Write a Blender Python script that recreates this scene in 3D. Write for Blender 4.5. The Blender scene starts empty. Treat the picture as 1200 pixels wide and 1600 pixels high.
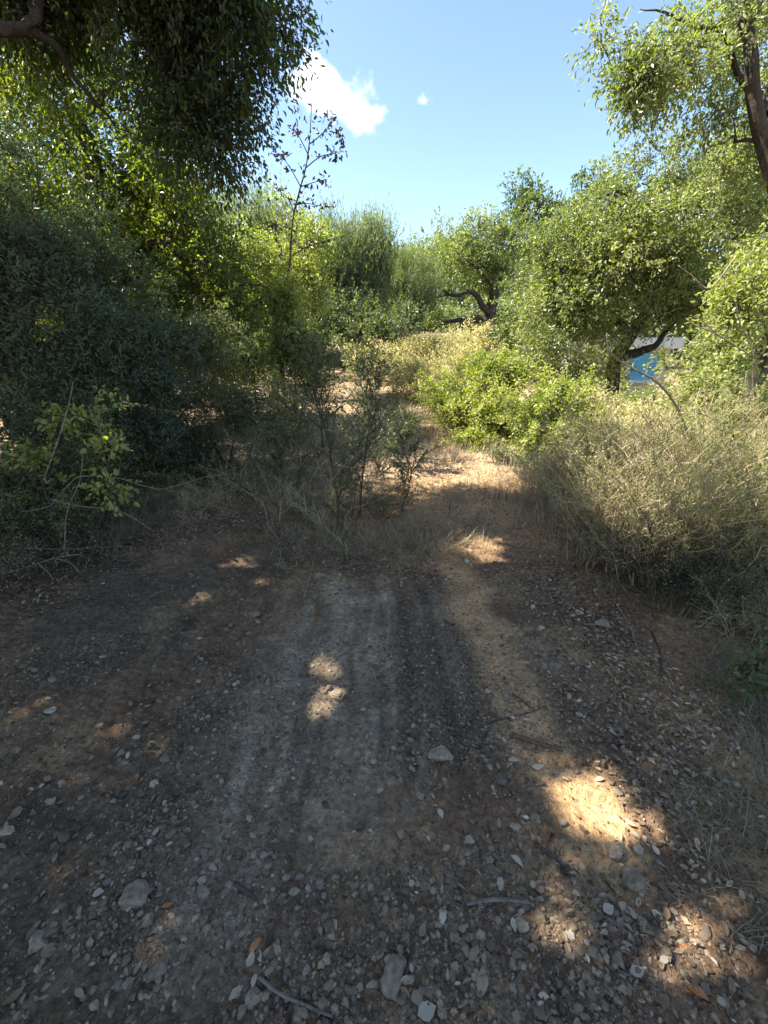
import bpy, math, random
import numpy as np
from mathutils import Vector

S = bpy.context.scene
C = S.collection
rad = math.radians

# ------------------------------------------------------------------ camera
FPX = 690.0                      # focal length in pixels of the 1200x1600 photograph
PITCH = rad(20.0)
CAM = np.array([0.0, 0.0, 1.55])
cd = bpy.data.cameras.new('camera')
cam = bpy.data.objects.new('camera', cd); C.objects.link(cam)
cd.sensor_fit = 'VERTICAL'; cd.sensor_height = 24.0
cd.lens = 24.0 * FPX / 1600.0
cd.clip_start = 0.05; cd.clip_end = 5000
cam.location = CAM; cam.rotation_euler = (rad(90) - PITCH, 0, 0)
S.camera = cam
S.render.resolution_x = 768; S.render.resolution_y = 1024

# ------------------------------------------------------------------ light
SUN_AZ = rad(90)                 # left of the viewing direction
SUN_EL = rad(50)
SUND = np.array([-math.cos(SUN_EL) * math.sin(SUN_AZ), math.cos(SUN_EL) * math.cos(SUN_AZ), math.sin(SUN_EL)])
w = bpy.data.worlds.new('World'); S.world = w; w.use_nodes = True
nt = w.node_tree; nt.nodes.clear()
sky = nt.nodes.new('ShaderNodeTexSky'); sky.sky_type = 'NISHITA'; sky.sun_disc = False
sky.sun_elevation = SUN_EL; sky.sun_rotation = -SUN_AZ
sky.air_density = 1.0; sky.dust_density = 0.6; sky.ozone_density = 1.2
bg = nt.nodes.new('ShaderNodeBackground'); bg.inputs[1].default_value = 0.075
wo = nt.nodes.new('ShaderNodeOutputWorld')
nt.links.new(sky.outputs[0], bg.inputs[0]); nt.links.new(bg.outputs[0], wo.inputs[0])
sl = bpy.data.lights.new('sun', 'SUN'); sl.energy = 4.7; sl.angle = rad(0.53); sl.color = (1.0, 0.93, 0.80)
so = bpy.data.objects.new('sun', sl); C.objects.link(so)
so.rotation_euler = Vector(SUND).to_track_quat('Z', 'Y').to_euler()
S.view_settings.view_transform = 'Standard'; S.view_settings.look = 'None'
S.view_settings.exposure = 2.2; S.view_settings.gamma = 1
S.cycles.max_bounces = 6; S.cycles.diffuse_bounces = 3; S.cycles.glossy_bounces = 2
S.cycles.transmission_bounces = 4; S.cycles.transparent_max_bounces = 8; S.cycles.volume_bounces = 4

# ------------------------------------------------------------------ maths
def R(seed): return np.random.default_rng(seed)
def unit(v): return v / (np.linalg.norm(v, axis=-1, keepdims=True) + 1e-9)
def rdir(r, n): return unit(r.normal(size=(n, 3)))

def hash2(ix, iy, seed):
    h = (ix.astype(np.int64) * 374761393 + iy.astype(np.int64) * 668265263 + seed * 974634777) & 0xFFFFFFFF
    h = ((h ^ (h >> 13)) * 1274126177) & 0xFFFFFFFF
    h = h ^ (h >> 16)
    return (h & 0xFFFF) / 65535.0
def vnoise(x, y, seed=0):
    ix = np.floor(x); iy = np.floor(y); fx = x - ix; fy = y - iy
    fx = fx * fx * (3 - 2 * fx); fy = fy * fy * (3 - 2 * fy)
    a = hash2(ix, iy, seed); b = hash2(ix + 1, iy, seed); c = hash2(ix, iy + 1, seed); d = hash2(ix + 1, iy + 1, seed)
    return (a * (1 - fx) + b * fx) * (1 - fy) + (c * (1 - fx) + d * fx) * fy
def fbm(x, y, o=4, seed=0):
    s = 0; a = 0.5; t = 0
    for i in range(o):
        s = s + a * vnoise(x, y, seed + i * 17); t += a
        x = x * 2.03 + 11.3; y = y * 2.03 + 5.7; a *= 0.5
    return s / t
def sines(p, seed, freq=1.0, n=7):
    r = R(seed); s = 0
    for i in range(n):
        k = rdir(r, 1)[0] * freq * r.uniform(0.7, 1.8); s = s + np.sin(p @ k * 6.283 + r.uniform(0, 6.28))
    return s / math.sqrt(n / 2.0)
def sstep(a, b, x):
    t = np.clip((x - a) / (b - a), 0, 1); return t * t * (3 - 2 * t)
def ray(px, py):
    a = (px - 600) / FPX; b = (800 - py) / FPX
    return np.array([a, math.cos(PITCH) + b * math.sin(PITCH), -math.sin(PITCH) + b * math.cos(PITCH)])
def P(px, py, Y):
    d = ray(px, py); return CAM + d * (Y / d[1])
def poly_dist(x, y, pts):
    best = np.full(np.shape(x), 1e9)
    for (x0, y0), (x1, y1) in zip(pts[:-1], pts[1:]):
        dx, dy = x1 - x0, y1 - y0; L = dx * dx + dy * dy + 1e-9
        t = np.clip(((x - x0) * dx + (y - y0) * dy) / L, 0, 1)
        best = np.minimum(best, np.hypot(x - x0 - t * dx, y - y0 - t * dy))
    return best

# ------------------------------------------------------------------ terrain
YK = np.array([-50, 0, 3.0, 6, 8, 11, 14, 18, 24, 32, 60, 200, 900.0])
HK = np.array([-.3, 0, 0.04, .34, .68, 1.18, 1.66, 2.2, 2.75, 3.3, 4, 2, -10.0])
def base_h(x, y):
    x = np.asarray(x, float); y = np.asarray(y, float)
    h = np.interp(y, YK, HK)
    w_ = sstep(3.0, 9.0, y)
    h = h - 0.30 * sstep(1.7 + 0.12 * y, 3.6 + 0.25 * y, x) * sstep(1.5, 4, y)        # ditch and lower ground on the right
    h = h - 0.24 * w_ * np.clip(x - 2.8, 0, 3.6) - 0.05 * w_ * np.clip(x - 6.4, 0, 12)
    h = h + 0.16 * sstep(-1.9 - 0.1 * y, -3.4 - 0.1 * y, x)                       # bank on the left
    h = h + 0.10 * (fbm(x * 0.5 + 3, y * 0.5, 3, 5) - 0.5)
    return h
def G(px, py):
    d = ray(px, py); t = 0.3; lo = 0.3
    while t < 80:
        p = CAM + d * t
        if p[2] < float(base_h(p[0], p[1])):
            hi = t
            for _ in range(20):
                m = (lo + hi) / 2; p = CAM + d * m
                if p[2] < float(base_h(p[0], p[1])): hi = m
                else: lo = m
            return (p[0], p[1])
        lo = t; t *= 1.03
    return (p[0], p[1])
def GP(l): return [G(*q) for q in l]
BROWN = GP([(705, 880), (745, 960), (790, 1050), (830, 1140), (890, 1230), (950, 1330)])
TRACK = GP([(330, 1420), (400, 1200), (450, 1050), (510, 930)])
TRACK2 = GP([(560, 1300), (545, 1100), (560, 950)])
RUTS = [GP([(480, 1230), (470, 1100), (480, 960)]), GP([(600, 1250), (600, 1050), (600, 940)]),
        GP([(640, 1250), (640, 1050), (625, 920)]), GP([(200, 1230), (330, 1060), (430, 930)]),
        GP([(120, 1150), (260, 1010), (360, 920)]), GP([(720, 1230), (700, 1100), (670, 960)])]
def zones(x, y):
    nx = x + 0.16 * (fbm(x * 3, y * 3, 3, 21) - .5); ny = y + 0.3 * (fbm(x * 3 + 9, y * 3, 3, 31) - .5)
    br = 1 - sstep(0.07, 0.21, poly_dist(nx, ny, BROWN))
    tr = np.maximum(1 - sstep(0.10, 0.34, poly_dist(nx, ny, TRACK)), 1 - sstep(0.08, 0.26, poly_dist(nx, ny, TRACK2)))
    return br, tr
def H(x, y, fine=True):
    x = np.asarray(x, float); y = np.asarray(y, float)
    h = base_h(x, y)
    br, tr = zones(x, y)
    smooth = np.maximum(br, tr)
    near = 1 - sstep(7, 12, y)
    for r_ in RUTS:
        d = poly_dist(x + 0.03 * (fbm(x * 5, y * 5, 2, 3) - .5), y, r_)
        h = h - 0.011 * np.exp(-(d / 0.035) ** 2) + 0.006 * np.exp(-((d - 0.07) / 0.03) ** 2)
    if fine:
        rough = near * (1 - 0.5 * tr - 0.65 * br).clip(.25, 1)
        h = h + rough * (0.030 * (fbm(x * 7, y * 7, 3, 41) - .5) + 0.026 * (fbm(x * 26, y * 26, 3, 43) - .5))
        c = np.clip(fbm(x * 60, y * 60, 2, 47) - 0.5, 0, 1)
        h = h + rough * 0.040 * c
    return h

# ------------------------------------------------------------------ mesh building
def build(name, groups, mat, parent=None, smooth=False, attr=None, cols=None):
    """groups: list of (verts Nx3, faces MxK, rnd M)"""
    nv = sum(len(g[0]) for g in groups)
    V = np.concatenate([g[0] for g in groups]).astype(np.float32)
    off = 0; loops = []; starts = []; tot = []; rn = []; ls = 0
    for g in groups:
        f = np.asarray(g[1]); k = f.shape[1]
        loops.append((f + off).ravel()); n = len(f)
        starts.append(ls + np.arange(n) * k); tot.append(np.full(n, k)); ls += n * k
        rn.append(g[2] if len(g) > 2 and g[2] is not None else np.full(n, 0.5)); off += len(g[0])
    loops = np.concatenate(loops).astype(np.int32); starts = np.concatenate(starts).astype(np.int32)
    me = bpy.data.meshes.new(name)
    me.vertices.add(nv); me.vertices.foreach_set('co', V.ravel())
    me.loops.add(len(loops)); me.loops.foreach_set('vertex_index', loops)
    me.polygons.add(len(starts)); me.polygons.foreach_set('loop_start', starts)
    me.update(calc_edges=True)
    me.polygons.foreach_set('use_smooth', np.full(len(starts), smooth))
    a = me.attributes.new('rnd', 'FLOAT', 'FACE'); a.data.foreach_set('value', np.concatenate(rn).astype(np.float32))
    if cols is not None:
        c = me.attributes.new('col', 'FLOAT_COLOR', 'POINT')
        c.data.foreach_set('color', np.concatenate([cols, np.ones((len(cols), 1))], 1).astype(np.float32).ravel())
    me.materials.append(mat)
    o = bpy.data.objects.new(name, me); C.objects.link(o)
    if parent: o.parent = parent
    return o
def tag(o, label=None, cat=None, group=None, kind=None):
    if label: o['label'] = label
    if cat: o['category'] = cat
    if group: o['group'] = group
    if kind: o['kind'] = kind
    return o
def empty(name, loc):
    o = bpy.data.objects.new(name, None); C.objects.link(o); o.location = Vector(loc); o.empty_display_size = 0.2
    return o
def rel(groups, loc):
    return [(g[0] - np.asarray(loc)[None, :],) + tuple(g[1:]) for g in groups]

def tube(pts, radii, sides=6, cap=True, rough=0, r=None):
    pts = np.asarray(pts, float); n = len(pts)
    radii = np.broadcast_to(np.asarray(radii, float), (n,)) if np.ndim(radii) == 0 else np.asarray(radii, float)
    t = np.gradient(pts, axis=0); t = unit(t)
    ref = np.array([0.31, 0.17, 0.93]);
    if abs(t[0] @ ref) > 0.9: ref = np.array([0.9, 0.3, 0.1])
    u = unit(np.cross(t, ref)); v = np.cross(t, u)
    a = np.arange(sides) / sides * 2 * math.pi
    rr = radii[:, None] * (1 + (rough * r.uniform(-1, 1, (n, sides)) if rough else 0))
    V = pts[:, None, :] + rr[:, :, None] * (np.cos(a)[None, :, None] * u[:, None, :] + np.sin(a)[None, :, None] * v[:, None, :])
    V = V.reshape(-1, 3)
    i = np.arange(n - 1)[:, None] * sides; j = np.arange(sides)[None, :]; k = (j + 1) % sides
    F = np.stack([i + j, i + k, i + sides + k, i + sides + j], -1).reshape(-1, 4)
    if cap and sides == 6:
        b = (n - 1) * sides
        F = np.concatenate([F, [[b, b + 1, b + 2, b + 3], [b, b + 3, b + 4, b + 5], [3, 2, 1, 0], [5, 4, 3, 0]]])
    return V, F, np.full(len(F), 0.5)
def segs(A, B, ra, rb):
    """many 3-sided straight twigs"""
    t = unit(B - A); ref = np.where(np.abs(t[:, 2:3]) > 0.9, np.array([[1., 0, 0]]), np.array([[0, 0, 1.]]))
    u = unit(np.cross(t, ref)); v = np.cross(t, u); n = len(A)
    V = np.zeros((n, 6, 3))
    for k in range(3):
        c, s = math.cos(k * 2.094), math.sin(k * 2.094)
        V[:, k] = A + (u * c + v * s) * np.reshape(ra, (-1, 1)); V[:, 3 + k] = B + (u * c + v * s) * np.reshape(rb, (-1, 1))
    q = np.array([[0, 1, 4, 3], [1, 2, 5, 4], [2, 0, 3, 5]])
    F = (np.arange(n)[:, None, None] * 6 + q[None]).reshape(-1, 4)
    return V.reshape(-1, 3), F, np.full(len(F), 0.5)
def spline(pts, n=14):
    pts = np.asarray(pts, float)
    if len(pts) < 3: 
        t = np.linspace(0, 1, n)[:, None]; return pts[0] * (1 - t) + pts[-1] * t
    out = []; m = len(pts); Q = np.vstack([2 * pts[0] - pts[1], pts, 2 * pts[-1] - pts[-2]])
    per = max(2, n // (m - 1))
    for i in range(m - 1):
        p0, p1, p2, p3 = Q[i:i + 4]
        for s in np.arange(per) / per:
            out.append(0.5 * ((2 * p1) + (-p0 + p2) * s + (2 * p0 - 5 * p1 + 4 * p2 - p3) * s * s + (-p0 + 3 * p1 - 3 * p2 + p3) * s ** 3))
    out.append(pts[-1]); return np.array(out)
def wobble(pts, amp, r, f=1.0):
    n = len(pts); ph = r.uniform(0, 6.28, (3, 3)); s = np.linspace(0, 1, n); o = np.zeros((n, 3))
    for k in range(3):
        for j in range(3):
            o[:, k] += np.sin(s * 6.283 * f * (j + 1) + ph[k, j]) / (j + 1)
    return pts + o * amp * np.sin(np.pi * np.clip(s * 1.0, 0, 1))[:, None] ** 0.5

def leaves(pos, axis, nrm, L, W, rnd, fold=False):
    n = len(pos); axis = unit(axis); side = unit(np.cross(axis, nrm)); up = np.cross(side, axis)
    L = np.broadcast_to(L, (n,))[:, None]; W = np.broadcast_to(W, (n,))[:, None]
    if not fold:
        V = np.stack([pos, pos + axis * L * .45 + side * W * .5 + up * W * .12, pos + axis * L - up * L * .08, pos + axis * L * .45 - side * W * .5 + up * W * .12], 1)
        F = np.arange(n * 4).reshape(n, 4); return V.reshape(-1, 3), F, rnd
    e = up * W * .18; c = -up * L * .10
    V = np.stack([pos, pos + axis * L * .28 + side * W * .46 + e, pos + axis * L * .68 + side * W * .40 + e + c * .5, pos + axis * L + c * 1.2,
                  pos + axis * L * .68 - side * W * .40 + e + c * .5, pos + axis * L * .28 - side * W * .46 + e], 1)
    b = np.arange(n)[:, None] * 6
    F = np.concatenate([b + np.array([[0, 1, 2, 3]]), b + np.array([[0, 3, 4, 5]])])
    return V.reshape(-1, 3), F, np.concatenate([rnd, rnd])
def twig_leaves(r, O, D, L, k, size, asp, droop=0.25, hang=0.0, upb=0.6, spread=0.8, fold=False, crnd=None, jit=0.02, filt=None):
    n = len(O); t = (np.arange(k)[None] + r.uniform(0, 1, (n, k))) / k
    t = t * 0.92 + 0.08
    Lk = L[:, None] * t
    pos = O[:, None] + D[:, None] * Lk[..., None]; pos[..., 2] -= droop * L[:, None] * t * t
    pos = pos.reshape(-1, 3) + r.normal(size=(n * k, 3)) * jit
    Dr = np.repeat(D, k, 0)
    ax = Dr * 0.7 + rdir(r, n * k) * spread; ax[:, 2] -= hang
    nr = rdir(r, n * k); nr[:, 2] += upb
    c = np.repeat(crnd if crnd is not None else r.uniform(0, 1, n), k)
    rn = np.clip(c * .6 + r.uniform(0, 1, n * k) * .4, 0, 1)
    s = size * r.uniform(.6, 1.25, n * k)
    if filt is not None:
        m = filt(pos); pos, ax, nr, rn, s = pos[m], ax[m], nr[m], rn[m], s[m]
    return leaves(pos, ax, nr, s, s * asp, rn, fold)

# ------------------------------------------------------------------ materials
def mat_new(name):
    m = bpy.data.materials.new(name); m.use_nodes = True; nt = m.node_tree; nt.nodes.clear()
    out = nt.nodes.new('ShaderNodeOutputMaterial'); return m, nt, out
def node(nt, t, **kw):
    n = nt.nodes.new(t)
    for k, v in kw.items(): setattr(n, k, v)
    return n
def ramp(nt, stops):
    n = nt.nodes.new('ShaderNodeValToRGB'); e = n.color_ramp.elements
    while len(e) < len(stops): e.new(0.5)
    for i, (p, c) in enumerate(stops): e[i].position = p; e[i].color = (*c, 1)
    return n
def leaf_mat(name, stops, trans=(0.7, 0.85, 0.18), tf=0.35, rough=0.42, spec=0.5):
    m, nt, out = mat_new(name)
    at = node(nt, 'ShaderNodeAttribute', attribute_name='rnd'); rp = ramp(nt, stops)
    nt.links.new(at.outputs['Fac'], rp.inputs[0])
    p = node(nt, 'ShaderNodeBsdfPrincipled'); p.inputs['Roughness'].default_value = rough
    p.inputs['Specular IOR Level'].default_value = spec
    nt.links.new(rp.outputs[0], p.inputs['Base Color'])
    tr = node(nt, 'ShaderNodeBsdfTranslucent')
    mx = node(nt, 'ShaderNodeMix', data_type='RGBA', blend_type='MULTIPLY'); mx.inputs[0].default_value = 1
    nt.links.new(rp.outputs[0], mx.inputs[6]); mx.inputs[7].default_value = (*[c * 3.2 for c in trans], 1)
    nt.links.new(mx.outputs[2], tr.inputs[0])
    ms = node(nt, 'ShaderNodeMixShader'); ms.inputs[0].default_value = tf
    nt.links.new(p.outputs[0], ms.inputs[1]); nt.links.new(tr.outputs[0], ms.inputs[2]); nt.links.new(ms.outputs[0], out.inputs[0])
    return m
def bark_mat(name, c0, c1, scale=12.0, bump=0.6):
    m, nt, out = mat_new(name)
    tc = node(nt, 'ShaderNodeTexCoord'); mp = node(nt, 'ShaderNodeMapping'); mp.inputs['Scale'].default_value = (1, 1, 0.35)
    nz = node(nt, 'ShaderNodeTexNoise'); nz.inputs['Scale'].default_value = scale; nz.inputs['Detail'].default_value = 6; nz.inputs['Roughness'].default_value = .7
    nt.links.new(tc.outputs['Object'], mp.inputs[0]); nt.links.new(mp.outputs[0], nz.inputs['Vector'])
    rp = ramp(nt, [(0.3, c0), (0.7, c1)]); nt.links.new(nz.outputs[0], rp.inputs[0])
    p = node(nt, 'ShaderNodeBsdfPrincipled'); p.inputs['Roughness'].default_value = .9; p.inputs['Specular IOR Level'].default_value = .2
    nt.links.new(rp.outputs[0], p.inputs['Base Color'])
    b = node(nt, 'ShaderNodeBump'); b.inputs['Strength'].default_value = min(1, bump * 1.5); b.inputs['Distance'].default_value = .05
    nt.links.new(nz.outputs[0], b.inputs['Height']); nt.links.new(b.outputs[0], p.inputs['Normal'])
    nt.links.new(p.outputs[0], out.inputs[0]); return m
def rnd_mat(name, stops, rough=.85, spec=.3, tf=0, noise=0, scale=60):
    m, nt, out = mat_new(name)
    at = node(nt, 'ShaderNodeAttribute', attribute_name='rnd'); rp = ramp(nt, stops)
    nt.links.new(at.outputs['Fac'], rp.inputs[0])
    p = node(nt, 'ShaderNodeBsdfPrincipled'); p.inputs['Roughness'].default_value = rough; p.inputs['Specular IOR Level'].default_value = spec
    src = rp.outputs[0]
    if noise:
        tc = node(nt, 'ShaderNodeTexCoord'); nz = node(nt, 'ShaderNodeTexNoise'); nz.inputs['Scale'].default_value = scale; nz.inputs['Detail'].default_value = 5
        nt.links.new(tc.outputs['Object'], nz.inputs['Vector'])
        mr = node(nt, 'ShaderNodeMapRange'); mr.inputs[1].default_value = .3; mr.inputs[2].default_value = .7
        mr.inputs[3].default_value = 1 - noise; mr.inputs[4].default_value = 1 + noise * .6
        nt.links.new(nz.outputs[0], mr.inputs[0])
        mx = node(nt, 'ShaderNodeMix', data_type='RGBA', blend_type='MULTIPLY'); mx.inputs[0].default_value = 1
        nt.links.new(rp.outputs[0], mx.inputs[6]); nt.links.new(mr.outputs[0], mx.inputs[7]); src = mx.outputs[2]
        b = node(nt, 'ShaderNodeBump'); b.inputs['Strength'].default_value = .5; b.inputs['Distance'].default_value = .004
        nt.links.new(nz.outputs[0], b.inputs['Height']); nt.links.new(b.outputs[0], p.inputs['Normal'])
    nt.links.new(src, p.inputs['Base Color'])
    if tf:
        tr = node(nt, 'ShaderNodeBsdfTranslucent'); nt.links.new(src, tr.inputs[0])
        ms = node(nt, 'ShaderNodeMixShader'); ms.inputs[0].default_value = tf
        nt.links.new(p.outputs[0], ms.inputs[1]); nt.links.new(tr.outputs[0], ms.inputs[2]); nt.links.new(ms.outputs[0], out.inputs[0])
    else: nt.links.new(p.outputs[0], out.inputs[0])
    return m

M = {}
M['oak'] = leaf_mat('oak_leaves', [(0, (.030, .042, .022)), (.45, (.055, .072, .034)), (.8, (.09, .108, .046)), (.97, (.15, .15, .06)), (1, (.22, .15, .06))], trans=(.75, .95, .12), tf=.42)
M['oak_backlit'] = leaf_mat('backlit_oak_leaves', [(0, (.035, .046, .02)), (.45, (.068, .086, .033)), (.8, (.115, .13, .045)), (1, (.19, .17, .06))], trans=(.85, .95, .10), tf=.5)  # oak leaves made lighter and yellower, backlight put into the colour
M['oak_olive'] = leaf_mat('olive_oak_leaves', [(0, (.08, .092, .045)), (.45, (.145, .16, .075)), (.8, (.21, .22, .11)), (1, (.30, .28, .16))], tf=.36, rough=.4)
M['oak_grey'] = leaf_mat('grey_oak_leaves', [(0, (.065, .08, .05)), (.5, (.12, .14, .085)), (1, (.20, .215, .13))], tf=.34)
M['dark_leaf'] = leaf_mat('dark_shrub_leaves', [(0, (.04, .06, .038)), (.5, (.07, .10, .064)), (1, (.105, .135, .085))], tf=.2, rough=.4, trans=(.6, .8, .25))
M['feather'] = leaf_mat('feathery_leaves', [(0, (.10, .12, .075)), (.5, (.16, .185, .11)), (1, (.25, .27, .16))], tf=.35, rough=.6)
M['bramble'] = leaf_mat('bramble_leaves', [(0, (.10, .12, .045)), (.5, (.18, .195, .075)), (1, (.29, .29, .12))], tf=.35, rough=.45, trans=(.7, .85, .15))
M['bright'] = leaf_mat('bright_leaves', [(0, (.10, .115, .035)), (.45, (.17, .19, .055)), (.85, (.28, .28, .085)), (1, (.40, .30, .14))], tf=.33, rough=.5, trans=(.75, .9, .14))
M['pale'] = leaf_mat('pale_leaves', [(0, (.22, .20, .10)), (.5, (.36, .33, .18)), (1, (.50, .44, .28))], tf=.28, rough=.65, trans=(.72, .75, .3))
M['fine'] = leaf_mat('fine_leaves', [(0, (.055, .07, .04)), (.5, (.09, .11, .06)), (.85, (.15, .165, .08)), (1, (.24, .22, .13))], tf=.3, rough=.5)
M['purple'] = leaf_mat('dark_purplish_leaves', [(0, (.03, .025, .03)), (1, (.06, .05, .045))], tf=.12, trans=(.6, .4, .3))
M['bark'] = bark_mat('oak_bark', (.022, .018, .015), (.10, .085, .07), 14)
M['bark_pale'] = bark_mat('pale_bark', (.10, .085, .065), (.30, .27, .22), 20)
M['bark_red'] = bark_mat('reddish_bark', (.06, .035, .025), (.22, .13, .09), 16)
M['stem'] = bark_mat('thin_stems', (.05, .038, .028), (.14, .11, .085), 30)
M['cane'] = bark_mat('pale_canes', (.13, .105, .07), (.38, .32, .23), 45, .4)
M['straw'] = rnd_mat('dry_grass', [(0, (.14, .10, .055)), (.5, (.34, .265, .16)), (1, (.58, .48, .32))], rough=.7, tf=.25)
M['greengrass'] = rnd_mat('grey_green_grass', [(0, (.10, .085, .045)), (.5, (.22, .19, .11)), (1, (.42, .36, .23))], rough=.7, tf=.25)
M['dryleaf'] = rnd_mat('dry_leaves', [(0, (.10, .055, .03)), (.35, (.22, .145, .085)), (.7, (.36, .28, .19)), (.93, (.56, .48, .36)), (1, (.48, .20, .07))], rough=.6, tf=.12, noise=.25, scale=80)
M['gravel'] = rnd_mat('gravel', [(0, (.07, .05, .032)), (.45, (.19, .142, .096)), (.75, (.31, .24, .165)), (.92, (.36, .285, .20)), (1, (.52, .44, .33))], rough=.85, noise=.25, scale=120)

# ground: colour of the soil itself per vertex, grain in the shader
def ground_mat():
    m, nt, out = mat_new('soil')
    at = node(nt, 'ShaderNodeAttribute', attribute_name='col')
    tc = node(nt, 'ShaderNodeTexCoord')
    n1 = node(nt, 'ShaderNodeTexNoise'); n1.inputs['Scale'].default_value = 45; n1.inputs['Detail'].default_value = 8; n1.inputs['Roughness'].default_value = .75
    n2 = node(nt, 'ShaderNodeTexVoronoi'); n2.inputs['Scale'].default_value = 130
    n3 = node(nt, 'ShaderNodeTexNoise'); n3.inputs['Scale'].default_value = 5; n3.inputs['Detail'].default_value = 4
    for n in (n1, n2, n3): nt.links.new(tc.outputs['Object'], n.inputs['Vector'])
    mr = node(nt, 'ShaderNodeMapRange'); mr.inputs[1].default_value = .3; mr.inputs[2].default_value = .72; mr.inputs[3].default_value = .35; mr.inputs[4].default_value = 1.75
    nt.links.new(n1.outputs[0], mr.inputs[0])
    m3 = node(nt, 'ShaderNodeMapRange'); m3.inputs[1].default_value = .3; m3.inputs[2].default_value = .7; m3.inputs[3].default_value = .7; m3.inputs[4].default_value = 1.3
    nt.links.new(n3.outputs[0], m3.inputs[0])
    mu = node(nt, 'ShaderNodeMath', operation='MULTIPLY'); nt.links.new(mr.outputs[0], mu.inputs[0]); nt.links.new(m3.outputs[0], mu.inputs[1])
    mx = node(nt, 'ShaderNodeMix', data_type='RGBA', blend_type='MULTIPLY'); mx.inputs[0].default_value = 1
    nt.links.new(at.outputs['Color'], mx.inputs[6]); nt.links.new(mu.outputs[0], mx.inputs[7])
    # scattered light grit
    mg = node(nt, 'ShaderNodeMath', operation='GREATER_THAN'); mg.inputs[1].default_value = .86
    sx = node(nt, 'ShaderNodeSeparateColor'); nt.links.new(n2.outputs['Color'], sx.inputs[0]); nt.links.new(sx.outputs[0], mg.inputs[0])
    md = node(nt, 'ShaderNodeMath', operation='LESS_THAN'); md.inputs[1].default_value = .38; nt.links.new(n2.outputs['Distance'], md.inputs[0])
    mm = node(nt, 'ShaderNodeMath', operation='MULTIPLY'); nt.links.new(mg.outputs[0], mm.inputs[0]); nt.links.new(md.outputs[0], mm.inputs[1])
    m2 = node(nt, 'ShaderNodeMix', data_type='RGBA'); nt.links.new(mm.outputs[0], m2.inputs[0]); nt.links.new(mx.outputs[2], m2.inputs[6]); m2.inputs[7].default_value = (.17, .145, .12, 1)
    p = node(nt, 'ShaderNodeBsdfPrincipled'); p.inputs['Roughness'].default_value = .92; p.inputs['Specular IOR Level'].default_value = .2
    nt.links.new(m2.outputs[2], p.inputs['Base Color'])
    b = node(nt, 'ShaderNodeBump'); b.inputs['Strength'].default_value = .8; b.inputs['Distance'].default_value = .012
    nt.links.new(n1.outputs[0], b.inputs['Height'])
    b2 = node(nt, 'ShaderNodeBump', invert=True); b2.inputs['Strength'].default_value = .5; b2.inputs['Distance'].default_value = .006
    nt.links.new(n2.outputs['Distance'], b2.inputs['Height']); nt.links.new(b.outputs[0], b2.inputs['Normal']); nt.links.new(b2.outputs[0], p.inputs['Normal'])
    nt.links.new(p.outputs[0], out.inputs[0]); return m
M['soil'] = ground_mat()

# ------------------------------------------------------------------ ground sheet
def graded(lo, near_lo, near_hi, hi, n_near, n_far):
    a = np.linspace(near_lo, near_hi, n_near)
    st = a[1] - a[0]
    def ext(L, n):
        g = np.geomspace(1, (L / st) * 0.2 + 2, n); g = np.cumsum(g); return g / g[-1] * L
    b = near_lo - ext(near_lo - lo, n_far)[::-1]; c = near_hi + ext(hi - near_hi, n_far)
    return np.concatenate([b, a, c])
gx = graded(-900, -3.2, 3.2, 900, 620, 110); gy = graded(-100, 0.3, 4.6, 900, 560, 170)
X, Y = np.meshgrid(gx, gy)
Z = H(X, Y)
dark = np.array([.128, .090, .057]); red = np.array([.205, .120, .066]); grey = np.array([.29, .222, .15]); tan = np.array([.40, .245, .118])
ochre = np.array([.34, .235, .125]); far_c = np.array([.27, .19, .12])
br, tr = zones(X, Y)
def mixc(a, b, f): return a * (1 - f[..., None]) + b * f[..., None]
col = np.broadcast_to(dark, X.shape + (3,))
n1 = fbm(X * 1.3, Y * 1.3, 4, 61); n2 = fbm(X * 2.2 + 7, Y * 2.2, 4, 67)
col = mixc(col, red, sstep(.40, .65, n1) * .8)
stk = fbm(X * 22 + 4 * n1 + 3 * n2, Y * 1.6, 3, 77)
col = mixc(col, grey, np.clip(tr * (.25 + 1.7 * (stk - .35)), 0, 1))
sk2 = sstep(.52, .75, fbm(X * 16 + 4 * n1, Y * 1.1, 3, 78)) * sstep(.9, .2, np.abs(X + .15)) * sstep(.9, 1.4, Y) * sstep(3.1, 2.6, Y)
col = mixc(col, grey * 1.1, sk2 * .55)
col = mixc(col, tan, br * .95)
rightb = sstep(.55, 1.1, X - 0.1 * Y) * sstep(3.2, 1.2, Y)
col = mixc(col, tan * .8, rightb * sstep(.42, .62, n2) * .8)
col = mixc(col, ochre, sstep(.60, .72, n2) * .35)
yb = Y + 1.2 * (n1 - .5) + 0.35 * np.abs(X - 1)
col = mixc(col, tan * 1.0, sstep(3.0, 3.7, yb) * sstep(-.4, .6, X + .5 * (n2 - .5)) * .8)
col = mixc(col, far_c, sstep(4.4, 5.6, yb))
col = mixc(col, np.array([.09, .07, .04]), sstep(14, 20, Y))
ny_, nx_ = X.shape
V = np.stack([X, Y, Z], -1).reshape(-1, 3)
i = np.arange(ny_ - 1)[:, None] * nx_; j = np.arange(nx_ - 1)[None]
F = np.stack([i + j, i + j + 1, i + nx_ + j + 1, i + nx_ + j], -1).reshape(-1, 4)
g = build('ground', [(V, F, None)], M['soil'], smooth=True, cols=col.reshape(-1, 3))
tag(g, 'dark stony soil of the track rising to sunlit tan earth', 'ground', kind='structure')

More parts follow.
